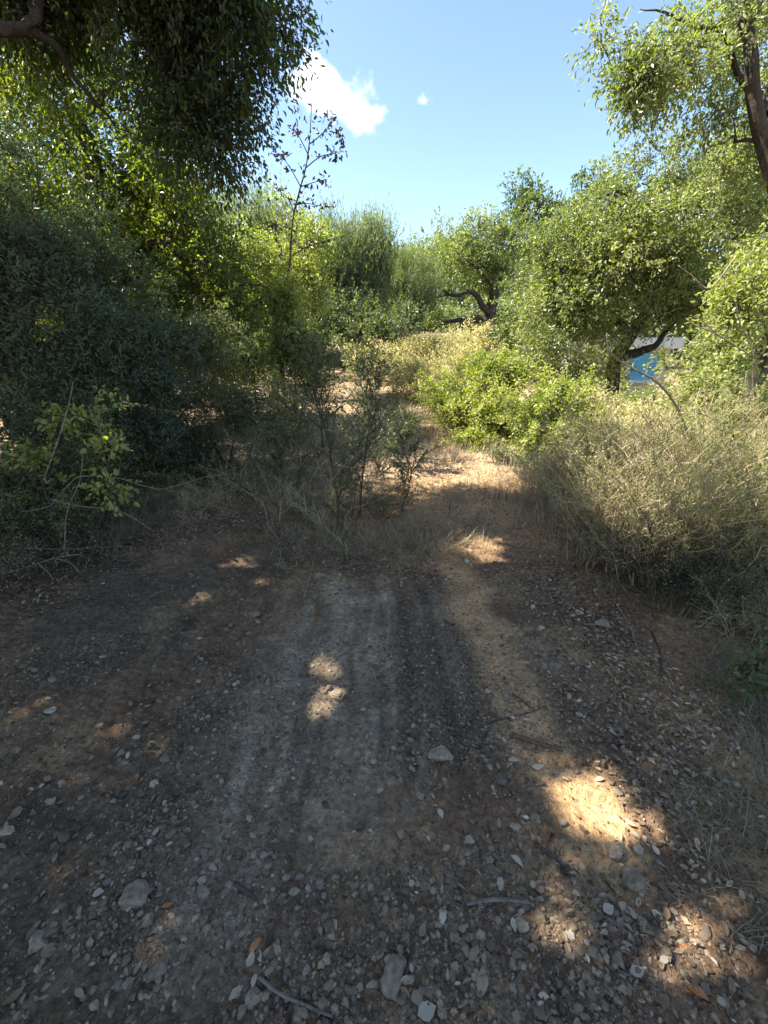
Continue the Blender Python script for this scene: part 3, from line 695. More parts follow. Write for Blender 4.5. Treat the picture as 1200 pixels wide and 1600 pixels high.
# --- tall oak at the right edge
b6 = base_at(1185, 5.8)
grow('oak_tree', b6,
     [([b6, P(1182, 560, 5.8), P(1183, 420, 5.6), P(1180, 300, 5.5), P(1194, 200, 5.5), P(1188, 90, 5.5), P(1176, -20, 5.5)], .10, .12),
      ([P(1188, 150, 5.8), P(1140, 75, 5.6), P(1090, 45, 5.5), P(1040, 20, 5.4), P(1000, 15, 5.3)], .04, .008), ([P(1110, 60, 5.6), P(1060, 90, 5.4), P(1010, 120, 5.3), P(985, 150, 5.3)], .025, .008),
      ([P(1190, 220, 5.8), P(1150, 218, 5.7), P(1120, 225, 5.6)], .025, .012), ([P(1192, 180, 5.8), P(1230, 60, 5.9), P(1280, 0, 6)], .06, .02)],
     [E(1080, 30, 5.6, .9, .6, .35, 1.1), E(990, 60, 5.4, .40, .4, .45, .9), E(1010, 130, 5.4, .45, .4, .38, .9), E(965, 110, 5.3, .18, .2, .3, .35), E(1190, 60, 6.5, .8, .5, .7, .9), E(1100, 180, 5.9, .50, .4, .35, .5), E(1160, 250, 6.3, .4, .4, .45, .4), E(1250, 200, 6.2, .9, .9, .9, .6),
      E(1180, 380, 6.2, .5, .6, .5, .4), E(1060, 110, 5.5, .5, .4, .4, .4)],
     230, .15, 24, .20, 8, .046, .5, 'oak_olive', 'bark', 17, 'tall oak at the right edge, its upper branches reaching in over the sky', gap=.30, surf=.2, hang=.45, droop=.35, fold=True)

# --- dark narrow-leaved shrub on the left
b7 = base_at(60, 4.2)
grow('evergreen_shrub', b7,
     [([b7, P(60, 620, 4.2), P(50, 500, 4.1), P(40, 430, 4.1)], .05, .02), ([b7, P(130, 640, 4.2), P(180, 560, 4.2)], .04, .015), ([b7, P(0, 640, 4.1), P(-40, 520, 4.1)], .04, .015)],
     [E(60, 520, 4.2, .75, .55, .70, 1.3), E(170, 600, 4.25, .5, .5, .42, 1), E(-40, 600, 4.1, .6, .5, .8, .8), E(60, 680, 4.0, .6, .35, .40, .7), E(120, 440, 4.5, .4, .4, .35, .6), E(10, 410, 4.2, .5, .4, .3, .5), E(215, 690, 4.2, .3, .3, .3, .5), E(240, 560, 4.6, .5, .4, .45, .8), E(0, 290, 5.0, .6, .4, .6, .8), E(110, 390, 4.9, .55, .4, .5, .9), E(170, 480, 4.8, .5, .4, .4, .8)],
     330, .17, 26, .19, 12, .044, .34, 'dark_leaf', 'stem', 18, 'dense dark bluish green shrub with narrow leaves at the left edge', cat='shrub', trunk_name='stem', crown_name='foliage', gap=.22, gapf=1.2, surf=.45, updir=.5, fold=True, droop=.05, shoots=60, shl=.4)
# low shrubs under the left oak
def bush(px, Y, els, nsub, subr, ntw, leaf, asp, lm, seed, label, bark='stem', k=8, twl=.14, name='shrub', cat='shrub', group=None, **kw):
    b = base_at(px, Y); r = R(seed)
    limbs = [([b + r.normal(size=3) * [.05, .05, 0], (b + e_[0]) / 2 + r.normal(size=3) * .06, e_[0]], .018, .006) for e_ in els]
    kw.setdefault('gap', .22); kw.setdefault('surf', .2); kw.setdefault('shoots', nsub // 2); kw.setdefault('shl', .32); kw.setdefault('gapf', 1.6); kw.setdefault('updir', .4); kw.setdefault('droop', .1)
    return grow(name, b, limbs, els, nsub, subr, ntw, twl, k, leaf, asp, lm, bark, seed, label, cat=cat, trunk_name='stem', crown_name='foliage', group=group, **kw)
bush(345, 5.0, [E(345, 560, 5.0, .42, .35, .42, 1.1), E(330, 660, 4.9, .45, .35, .35, 1), E(390, 640, 4.8, .35, .3, .4, .8), E(300, 730, 4.6, .4, .3, .2, .6)], 95, .16, 30, .030, .42, 'fine', 41,
     'loose fine-leaved shrub left of the path between the dark shrub and the saplings', gap=.28)
bush(250, 5.6, [E(230, 640, 5.6, .5, .4, .6, 1), E(310, 600, 5.7, .4, .3, .4, .7)], 60, .18, 28, .036, .4, 'dark_leaf', 42, 'shaded leafy shrub under the backlit oak')
bush(415, 5.4, [E(420, 640, 5.3, .33, .3, .38, 1), E(450, 690, 5.0, .3, .25, .25, .6)], 60, .13, 22, .028, .45, 'fine', 43, 'thin leafy shrub at the left side of the path opening', gap=.35)
bush(385, 7.2, [E(385, 560, 7.2, .5, .4, .4, 1), E(350, 610, 7.0, .4, .3, .35, .6)], 60, .18, 26, .05, .6, 'bright', 44, 'yellow green sunlit shrub at the foot of the reddish trunk', gap=.3)
bush(150, 3.7, [E(150, 700, 3.7, .3, .2, .25, 1), E(230, 740, 3.8, .3, .2, .16, 1)], 40, .12, 22, .026, .4, 'fine', 45, 'low dull green shrub under the dark shrub on the left', gap=.2)

bush(60, 3.7, [E(40, 760, 3.7, .5, .25, .25, 1), E(150, 780, 3.6, .4, .2, .16, .8), E(-20, 820, 3.4, .35, .2, .2, .6)], 90, .13, 24, .03, .4, 'fine', 40, 'dull shaded undergrowth at the left edge behind the bramble')
bush(280, 4.5, [E(230, 700, 4.8, .4, .3, .3, 1), E(300, 750, 4.4, .4, .2, .14, .8), E(370, 760, 4.2, .3, .2, .12, .7)], 80, .12, 22, .026, .4, 'fine', 39, 'shaded scrub behind the slanting bare branch')
bush(120, 4.6, [E(60, 660, 4.6, .5, .3, .4, 1), E(160, 690, 4.4, .5, .3, .35, 1), E(240, 700, 4.5, .4, .3, .35, 1), E(330, 700, 4.8, .4, .3, .3, .8)], 150, .14, 26, .040, .35, 'dark_leaf', 82, 'dark leafy undergrowth between the dark shrub and the ground on the left')
bush(30, 3.3, [E(20, 820, 3.2, .35, .2, .22, 1), E(100, 830, 3.1, .3, .15, .14, .8)], 60, .11, 20, .026, .4, 'fine', 83, 'dull tangled undergrowth in the left corner above the forked branch')
# background thickets and the rest of the hillside wood
bush(450, 7.0, [E(450, 540, 7.0, .35, .3, .35, 1), E(480, 590, 6.9, .3, .3, .22, .7), E(440, 470, 7.2, .3, .3, .35, .8)], 70, .16, 24, .045, .55, 'bramble', 37, 'sunlit leafy shrub hiding the foot of the tall bare sapling')
bush(540, 11, [E(520, 500, 11, 1.1, .8, .7, 1), E(590, 520, 10.5, .9, .6, .6, .8), E(470, 530, 10, .7, .5, .4, .6)], 70, .3, 30, .08, .4, 'fine', 46, 'grey green thicket at the end of the path below the heath trees', k=9, twl=.25, gap=.2)
bush(700, 19, [E(640, 500, 19, 1.6, 1, .9, 1), E(720, 505, 19.5, 1.5, 1, .8, 1), E(800, 500, 19, 1.6, 1, 1.2, 1)], 110, .4, 28, .12, .5, 'oak_grey', 38, 'dark thicket behind the twisted trunk of the gnarled oak', k=9, twl=.35)
bush(690, 11, [E(660, 555, 10.5, 1.0, .6, .4, 1), E(730, 545, 10.5, 1.0, .6, .45, 1), E(600, 560, 9.8, .7, .5, .3, .8)], 90, .24, 28, .055, .42, 'pale', 47, 'pale yellow green scrub below the gnarled oak', k=8, twl=.2, gap=.15)
bush(860, 9.5, [E(845, 560, 9.8, .6, .5, .6, 1), E(800, 545, 10.5, .7, .5, .5, .8), E(900, 580, 9.5, .6, .4, .35, .6)], 80, .22, 30, .055, .5, 'oak', 48, 'dark leafy shrub under the rounded oak beside the pale shed', k=8, twl=.2, gap=.1)

# bright bushes
bush(770, 6.6, [E(755, 590, 6.9, .42, .4, .26, 1), E(800, 585, 6.8, .35, .4, .24, .8), E(720, 640, 6.5, .40, .3, .25, .8), E(770, 640, 6.4, .5, .35, .35, 1.1), E(820, 650, 6.4, .42, .3, .30, .9), E(740, 690, 6.1, .38, .3, .16, .7), E(690, 620, 6.8, .3, .3, .2, .4)], 190, .13, 26, .046, .5, 'bright', 51,
     'bright green bramble bush bulging over the right side of the path', twl=.15, shl=.4)
bush(890, 5.6, [E(880, 625, 5.7, .35, .3, .14, 1), E(850, 655, 5.5, .36, .3, .22, .9), E(925, 660, 5.5, .36, .3, .22, .8), E(880, 690, 5.3, .45, .3, .16, .8), E(800, 640, 5.8, .2, .2, .12, .4)], 150, .11, 26, .042, .55, 'bright', 52,
     'bright green leafy bush in front of the blue panel, nearer than the bramble', twl=.13, shl=.35)
bush(690, 8.4, [E(680, 600, 8.2, .6, .4, .35, 1), E(640, 590, 8.6, .5, .4, .35, .8), E(720, 570, 8.8, .6, .4, .3, .8)], 110, .16, 24, .042, .4, 'pale', 53, 'dry pale green bush on the bank beyond the bright bramble', twl=.2)
bush(850, 4.9, [E(850, 740, 4.8, .3, .25, .12, 1), E(800, 735, 5.2, .3, .2, .12, 1), E(880, 760, 4.5, .25, .25, .12, .8)], 60, .10, 20, .028, .4, 'fine', 54, 'low scrubby bush at the foot of the bright bushes')
bush(1000, 7.4, [E(900, 600, 7.2, .35, .3, .22, 1), E(1015, 640, 6.6, .5, .3, .10, .7), E(1090, 590, 7.0, .5, .4, .40, 1), E(1170, 560, 7.0, .5, .4, .6, 1)], 130, .17, 26, .05, .5, 'oak_olive', 55, 'leafy undergrowth under the rounded oak, just below the blue panel', twl=.2)
bush(920, 6.4, [E(930, 640, 6.3, .4, .3, .10, 1), E(1010, 665, 5.8, .6, .3, .14, 1), E(1090, 640, 5.6, .5, .3, .3, 1)], 100, .14, 22, .042, .5, 'pale', 56, 'pale leafy scrub between the bright bush and the right edge', twl=.18)
bush(1150, 4.6, [E(1150, 560, 4.6, .36, .3, .34, 1), E(1190, 460, 4.7, .28, .3, .4, 1), E(1100, 620, 4.5, .3, .3, .25, .8), E(1190, 680, 4.3, .35, .3, .4, .9)], 120, .12, 18, .042, .55, 'bramble', 57, 'tall leafy bush filling the right edge under the tall oak', twl=.15, shl=.5)
# pale grassy bush with dry stems on the right
def stalky(px, py, n, h, fan, seed, label, mats=('straw', 'pale'), leafn=9, leaf=.016, name='dry_shrub', cat='shrub', lean=(.1, .9), azr=(0, 6.28), stemr=.0028, asp=.35):
    r = R(seed); x, y = G(px, py); base = np.array([x, y, float(H(x, y, False))])
    wood = []; O = []; D = []; L = []
    for s in range(n):
        az = r.uniform(*azr); th = r.uniform(*lean); hh = h * r.uniform(.5, 1.1); b = base + r.normal(size=3) * [fan * .5, fan * .5, 0]; b[2] = float(H(b[0], b[1], False)) - .01
        d = np.array([math.cos(az) * math.sin(th), math.sin(az) * math.sin(th), math.cos(th)]); dn = np.array([math.cos(az), math.sin(az), 0])
        p = wobble(spline([b, b + d * hh * .5, b + d * hh + dn * hh * .14 - [0, 0, hh * .10]], 10), .045 * hh, r); p[0] = b
        wood.append(tube(p, np.linspace(stemr, stemr * .4, len(p)), 5, cap=False))
        m = 9; ii = r.integers(2, len(p), m); O.append(p[ii] + r.normal(size=(m, 3)) * .012); D.append(unit(d[None] * .8 + rdir(r, m) * .7 + [0, 0, .1])); L.append(r.uniform(.07, .30, m) * min(1, h + .2))
    O, D, L = np.concatenate(O), np.concatenate(D), np.concatenate(L)
    wood.append(segs(O, O + D * L[:, None], stemr * .45 + 0 * L, .0006 + 0 * L))
    # finer forks
    m = len(O); O2 = np.repeat(O + D * L[:, None] * .6, 2, 0); D2 = unit(np.repeat(D, 2, 0) + rdir(r, 2 * m) * .8); L2 = r.uniform(.04, .11, 2 * m)
    wood.append(segs(O2, O2 + D2 * L2[:, None], .0009 + 0 * L2, .0005 + 0 * L2))
    lv = twig_leaves(r, np.concatenate([O, O2]), np.concatenate([D, D2]), np.concatenate([L, L2]), leafn, leaf, asp, 0, 0, .5, .9, False, None, .006)
    wg = [(w_[0], w_[1], r.uniform(.3, 1) if 0 else np.clip(r.uniform(.4, 1.1) + 0 * w_[2], 0, 1)) for w_ in wood]
    e = empty(name, base); tag(e, label, cat); build('stem', rel(wg, base), M[mats[0]], e); build('foliage', rel([lv], base), M[mats[1]], e); print(name, len(lv[0]))
    return e
stalky(960, 880, 170, .95, .28, 61, 'pale straw coloured bush leaning over the right edge of the track', stemr=.0038, lean=(.05, .75), leafn=3, mats=('straw', 'pale'), leaf=.015)
stalky(1030, 890, 170, 1.15, .35, 62, 'dense pale green twiggy bush behind the leaning straw coloured one', stemr=.0038, lean=(.05, .7), leafn=5, leaf=.02, mats=('straw', 'bramble'))
stalky(950, 800, 150, 1.05, .3, 63, 'tall pale grassy bush above the ditch beside the bright green bush', stemr=.0038, leafn=4, lean=(.05, .7), mats=('straw', 'pale'), leaf=.018)
stalky(1090, 830, 170, 1.35, .4, 64, 'tall pale bush full of fine twigs below the large right oak', stemr=.0038, mats=('straw', 'bramble'), leafn=5, leaf=.02, lean=(.05, .7))
stalky(1165, 900, 130, 1.2, .35, 65, 'olive green twiggy bush at the right edge of the photo', mats=('straw', 'bramble'), leafn=7, leaf=.02, lean=(.05, .8))
stalky(1060, 920, 90, .36, .25, 66, 'low dark green weeds in the shaded ditch on the right', mats=('stem', 'fine'), leafn=6, lean=(.2, 1.1))
stalky(915, 850, 50, .60, .15, 67, 'fan of bare brown stalks at the edge of the ditch', mats=('stem', 'pale'), leafn=1, leaf=.010, lean=(.2, .9), azr=(-1.2, 1.6))
stalky(860, 775, 70, .40, .2, 68, 'brown dry weed clump where the track meets the bank', mats=('straw', 'straw'), leafn=3)
stalky(1190, 830, 110, 1.55, .35, 69, 'tall leafy thicket against the right edge below the pale canes', mats=('cane', 'bramble'), leafn=7, leaf=.028, lean=(.05, .6))
stalky(890, 790, 90, .65, .25, 80, 'short pale grass clump behind the fan of bare stalks', leafn=4, lean=(.05, .9), mats=('straw', 'pale'))
stalky(1010, 905, 70, .75, .4, 90, 'brown woody tangle at the base of the pale bushes on the right', mats=('stem', 'straw'), leafn=3, stemr=.0045, lean=(.2, 1.2))
stalky(1130, 930, 70, .8, .4, 91, 'dark brown twiggy tangle at the base of the thicket near the right edge', mats=('stem', 'fine'), leafn=4, stemr=.0045, lean=(.2, 1.2))
stalky(1090, 870, 50, 1.3, .5, 92, 'loose bare reddish stems poking up through the pale bushes on the right', mats=('bark_red', 'pale'), leafn=2, stemr=.004, lean=(.1, .9))
stalky(1185, 985, 60, .36, .2, 81, 'shaded straggling weed clump where the right edge grass begins', mats=('straw', 'fine'), leafn=5, lean=(.3, 1.2))
stalky(70, 890, 60, .34, .28, 84, 'dry brown tangle in the left corner behind the forked branch', mats=('stem', 'straw'), leafn=2, lean=(.3, 1.4))
stalky(200, 830, 70, .34, .30, 85, 'dry grey tangle under the bramble with light green leaves', mats=('cane', 'fine'), leafn=2, lean=(.3, 1.4), stemr=.002)
stalky(310, 790, 60, .28, .30, 86, 'dry brown tangle above the leaf litter left of the path opening', mats=('straw', 'straw'), leafn=2, lean=(.4, 1.45), stemr=.002)
stalky(640, 850, 50, .16, .30, 87, 'flattened heap of dry stalks right of the leaning sapling', mats=('straw', 'straw'), leafn=2, lean=(.8, 1.5), stemr=.002)
stalky(520, 855, 50, .20, .28, 88, 'flattened heap of dry stalks at the foot of the leaning sapling', mats=('cane', 'straw'), leafn=2, lean=(.8, 1.5), stemr=.002)
# right-edge leafy shrub with woody stem
b8 = base_at(1150, 3.4)
grow('bramble_bush', b8, [([b8, P(1150, 820, 3.4), P(1140, 720, 3.4), P(1120, 660, 3.4), P(1080, 640, 3.45)], .016, .006), ([P(1140, 720, 3.4), P(1170, 640, 3.5), P(1180, 560, 3.6)], .012, .005), ([P(1145, 740, 3.4), P(1185, 690, 3.5), P(1230, 650, 3.6)], .010, .004),
      ([P(1180, 560, 3.6), P(1150, 480, 3.7), P(1120, 420, 3.8)], .006, .003)],
     [E(1165, 470, 3.9, .22, .25, .32, 1), E(1200, 600, 3.9, .25, .3, .4, 1), E(1130, 650, 3.9, .25, .25, .25, .4), E(1190, 400, 4.0, .15, .2, .2, .4)],
     85, .11, 16, .13, 6, .040, .55, 'bramble', 'stem', 19, 'leafy bramble with large pale green leaves climbing the right edge', cat='bush', trunk_name='stem', crown_name='foliage', gap=.28, surf=.2, fold=True)
# left bramble with big light leaves
b9 = base_at(70, 3.1)
grow('bramble_bush', b9, [([b9, P(70, 760, 3.05), P(60, 720, 3.0), P(40, 680, 3.0)], .008, .004), ([b9, P(150, 760, 3.1), P(170, 680, 3.1), P(160, 600, 3.2)], .007, .003), ([b9, P(160, 800, 2.9), P(180, 750, 2.9)], .006, .003)],
     [E(50, 740, 3.0, .20, .12, .13, 1.2), E(170, 690, 3.1, .13, .1, .16, .8), E(100, 650, 3.2, .22, .15, .12, .6), E(200, 620, 3.4, .2, .15, .14, .7), E(175, 770, 3.0, .06, .06, .08, .4)],
     42, .07, 8, .08, 4, .048, .62, 'bramble', 'stem', 20, 'bramble with large light green leaves at the left edge', cat='bush', trunk_name='stem', crown_name='foliage', gap=.1, surf=.2, fold=True, upb=1.2)
# near right leafy weed
b10 = ground_at(1190, 1190)
grow('weed', b10, [([b10, P(1175, 1130, 1.60), P(1170, 1070, 1.62)], .004, .002), ([b10, P(1190, 1080, 1.62), P(1195, 1010, 1.64)], .004, .002)],
     [E(1175, 1060, 1.62, .05, .05, .07, 1), E(1195, 1020, 1.64, .04, .05, .07, 1)], 12, .03, 7, .06, 5, .035, .5, 'fine', 'stem', 22, 'grey green leafy weed at the right edge beside the dry grass', cat='weed', trunk_name='stem', crown_name='foliage', gap=0, fold=True)

# centre saplings and the fine scrub round them
sapling('sapling', [ground_at(528, 835), P(525, 760, 3.45), P(512, 680, 3.5), P(492, 610, 3.55), P(478, 520, 3.6)], .011, 34, .028, .45, 'fine', 'stem', 71, 'slender leaning sapling in the middle of the track, the tallest of the thin ones', group=None, twl=.12, cat='sapling')
sapling('sapling', [ground_at(592, 735), P(575, 670, 5.3), P(562, 600, 5.3), P(560, 520, 5.4)], .014, 40, .036, .45, 'fine', 'stem', 72, 'slim upright sapling behind the leaning one, in front of the sunlit earth', twl=.16)
sapling('sapling', [ground_at(590, 740), P(610, 700, 5.0), P(640, 650, 5.0)], .010, 26, .036, .45, 'fine', 'stem', 73, 'short sapling bending right over the sunlit earth', twl=.14)
sapling('sapling', [ground_at(505, 700), P(500, 620, 6.0), P(498, 550, 6.0)], .012, 30, .038, .45, 'fine', 'stem', 74, 'thin sapling at the left of the sunlit earth', twl=.16)
sapling('sapling', [ground_at(440, 780), P(445, 700, 4.0), P(460, 630, 4.1)], .008, 28, .028, .45, 'fine', 'stem', 75, 'small sapling at the left of the leaning one', twl=.12)
sapling('sapling', [ground_at(562, 805), P(572, 720, 3.7), P(580, 640, 3.75), P(592, 585, 3.8)], .009, 30, .028, .45, 'fine', 'stem', 95, 'upright leafy sapling just right of the leaning one', twl=.13)
sapling('sapling', [ground_at(630, 800), P(640, 740, 3.9), P(628, 690, 3.95)], .007, 20, .026, .45, 'fine', 'stem', 96, 'short leafy sapling at the right of the centre clump', twl=.12)
sapling('sapling', [ground_at(470, 800), P(462, 720, 3.7), P(470, 650, 3.75)], .007, 22, .026, .45, 'fine', 'stem', 97, 'short sapling close on the left of the leaning one', twl=.12)
stalky(505, 825, 20, .62, .30, 76, 'fine dull green scrub round the foot of the leaning sapling', mats=('straw', 'fine'), leafn=6, leaf=.016, lean=(.0, .7))
stalky(590, 810, 18, .46, .30, 77, 'low fine scrub right of the leaning sapling', mats=('stem', 'fine'), leafn=7, leaf=.016, lean=(.0, .8))
stalky(560, 760, 18, .70, .34, 78, 'dull green scrub behind the leaning sapling', mats=('stem', 'fine'), leafn=7, leaf=.018, lean=(.0, .7))
stalky(390, 770, 16, .62, .30, 79, 'brownish scrub at the left side of the path opening', mats=('straw', 'fine'), leafn=5, leaf=.018)

# background wood closing the view behind everything, one leafy mass
r = R(91); n = 80000; az = rad(1) * r.uniform(-62, 62, n); dd = r.uniform(26, 34, n); x = dd * np.sin(az); y = dd * np.cos(az) + 2
topz = 3.0 + 1.8 * fbm(x * .25, y * .25, 3, 8) + np.where(np.abs(x) > 3, .8, 0)
z = H(x, y, False) + topz * r.uniform(0, 1, n) ** .7
lv = leaves(np.stack([x, y, z], -1), rdir(r, n), rdir(r, n) + [0, 0, .5], .38 * r.uniform(.6, 1.2, n), .2, np.clip(.5 + .3 * sines(np.stack([x, y, z], -1), 4, .3), 0, 1))
tag(build('far_wood', [lv], M['oak_grey']), 'far wood closing the hillside behind the trees', 'wood', kind='stuff')
# wood left and behind the left oaks, beyond what the eye can tell apart
r = R(92); n = 26000; x = r.uniform(-11, -4.2, n); y = r.uniform(7.5, 14, n); z = H(x, y, False) + 4.2 * r.uniform(0, 1, n) * (.6 + .5 * fbm(x * .5, y * .5, 3, 3))
lv = leaves(np.stack([x, y, z], -1), rdir(r, n), rdir(r, n) + [0, 0, .5], .20 * r.uniform(.6, 1.2, n), .10, np.clip(.5 + .3 * sines(np.stack([x, y, z], -1), 4, .5), 0, 1))
tag(build('thicket', [lv], M['oak']), 'tangled wood filling the left behind the backlit oak', 'thicket', kind='stuff')
r = R(93); n = 22000; x = r.uniform(5.5, 13, n); y = r.uniform(6.5, 16, n); m = ~((np.abs(x / y - .66) < .13) & (y > 8)); x, y = x[m], y[m]; n = len(x)
z = H(x, y, False) + 3.6 * r.uniform(0, 1, n) * (.5 + .6 * fbm(x * .5, y * .5, 3, 3))
lv = leaves(np.stack([x, y, z], -1), rdir(r, n), rdir(r, n) + [0, 0, .5], .18 * r.uniform(.6, 1.2, n), .09, np.clip(.5 + .3 * sines(np.stack([x, y, z], -1), 4, .5), 0, 1))
tag(build('thicket', [lv], M['oak_olive']), 'tangled wood on the right behind the rounded oak', 'thicket', kind='stuff')

# ------------------------------------------------------------------ dry grass
r = R(110)
def patch(polys, n): 
    p = density_pts(r, polys, n, 0); return p[:, 0], p[:, 1]
tx, ty = patch([([(440, 820), (520, 845), (620, 850), (700, 850)], .34, .14), ([(0, 880), (100, 850), (230, 800), (400, 770)], .40, .16), ([(560, 780), (640, 790)], .10, .2),
                ([(880, 830), (960, 900), (1100, 960)], .16, .12)], 420)
tag(build('dry_grass', [tufts(r, tx, ty, 22, .05, .20, (.5, 1.45), .0014, (0, .8))], M['straw']), 'flattened dry grass along the shaded edges of the track', 'dry grass', kind='stuff')
tx, ty = patch([([(1200, 1080), (1190, 1250), (1215, 1500)], .7, .09), ([(1130, 1030), (1180, 1100)], .3, .07)], 150)
tag(build('dry_grass', [tufts(r, tx, ty, 24, .04, .13, (.7, 1.5), .0011, (0, .9))], M['greengrass']), 'matted grey green grass along the right edge', 'dry grass', kind='stuff')
tx, ty = patch([([(760, 750), (840, 790), (880, 830)], .3, .2), ([(620, 640), (700, 680), (740, 720)], .35, .4), ([(480, 620), (600, 600)], .2, .6), ([(640, 600), (760, 640)], .15, .5)], 380)
tag(build('dry_grass', [tufts(r, tx, ty, 18, .10, .24, (.2, 1.3), .0026, (.2, 1))], M['straw']), 'sunlit straw on the bank and the upper path', 'dry grass', kind='stuff')

# ------------------------------------------------------------------ canes and sticks
def cane(name, pts, r0, mat, label, cat, r1=None, branches=(), group=None):
    rr_ = R(abs(hash(label)) % 9999 if False else len(label) * 7 + int(abs(pts[0][0]) * 10))
    base = np.array(pts[0]); p = spline(pts, 16)
    g_ = [tube(p, np.linspace(r0, r1 or r0 * .5, len(p)), 6, rough=.08, r=rr_)]
    for bp in branches: q_ = spline(bp, 8); g_.append(tube(q_, np.linspace(r0 * .6, r0 * .3, len(q_)), 6))
    o = build(name, rel(g_, base), M[mat], None, True); o.location = Vector(base); tag(o, label, cat, group); return o
def PL(l, Y): return [P(a, b, Y if np.isscalar(Y) else Y[i_]) for i_, (a, b) in enumerate(l)]
cane('dead_cane', PL([(1090, 720), (1060, 640), (1030, 600), (1003, 583), (965, 562), (950, 545), (948, 520)], [3.6, 3.6, 3.55, 3.5, 3.5, 3.5, 3.5]), .010, 'cane', 'pale bare cane arching in front of the blue panel', 'cane', .005)
cane('dead_cane', PL([(1180, 560), (1120, 522), (1090, 510), (1072, 498)], 3.3), .006, 'cane', 'short pale forked cane right of the arching one', 'cane', .003, [PL([(1120, 522), (1095, 500), (1078, 493)], 3.3)])
cane('dead_cane', PL([(1150, 400), (1110, 450), (1080, 430), (1060, 415)], 3.8), .006, 'cane', 'pale twig among the leaves high on the right', 'cane')
cane('dry_stalk', PL([(70, 745), (95, 675), (110, 620), (114, 597)], 2.9), .005, 'cane', 'straight dry stalk standing in front of the dark shrub', 'stalk', .002)
cane('dead_branch', PL([(225, 740), (262, 700), (305, 660), (330, 640)], 4.0), .012, 'stem', 'bare branch slanting up out of the shade on the left', 'branch')
cane('dead_cane', PL([(30, 800), (80, 790), (120, 745), (190, 748), (250, 765), (320, 745), (370, 740)], [3.1, 3.1, 3.1, 3.1, 3.2, 3.3, 3.4]), .005, 'cane', 'long pale cane lying across the tangle on the left', 'cane')
cane('dead_cane', PL([(165, 915), (170, 860), (178, 800), (175, 760), (160, 700), (150, 640)], [2.65, 2.7, 2.75, 2.8, 2.9, 3.0]), .004, 'stem', 'upright greyish bramble cane in the left tangle', 'cane')
cane('dead_cane', PL([(100, 870), (105, 800), (125, 750), (130, 700)], 2.85), .004, 'cane', 'thin pale upright cane left of the greyish one', 'cane')
cane('dead_cane', PL([(40, 856), (110, 858), (190, 853)], 2.9), .003, 'cane', 'thin level cane low in the left tangle', 'cane')
cane('dead_branch', PL([(-20, 900), (30, 890), (85, 872), (125, 866)], [2.75, 2.75, 2.8, 2.8]), .008, 'cane', 'pale forked dead branch on the ground at the left edge', 'branch', .004, [PL([(85, 872), (110, 880), (125, 895)], 2.78), PL([(60, 880), (80, 900), (84, 915)], 2.72)])
cane('dead_branch', PL([(80, 780), (120, 790), (190, 800), (240, 830)], 3.0), .005, 'cane', 'thin dead branch drooping from the tangle towards the leaf litter', 'branch', .003)
def gp(px, py, up=.006): x, y = G(px, py); return np.array([x, y, float(H(x, y)) + up])
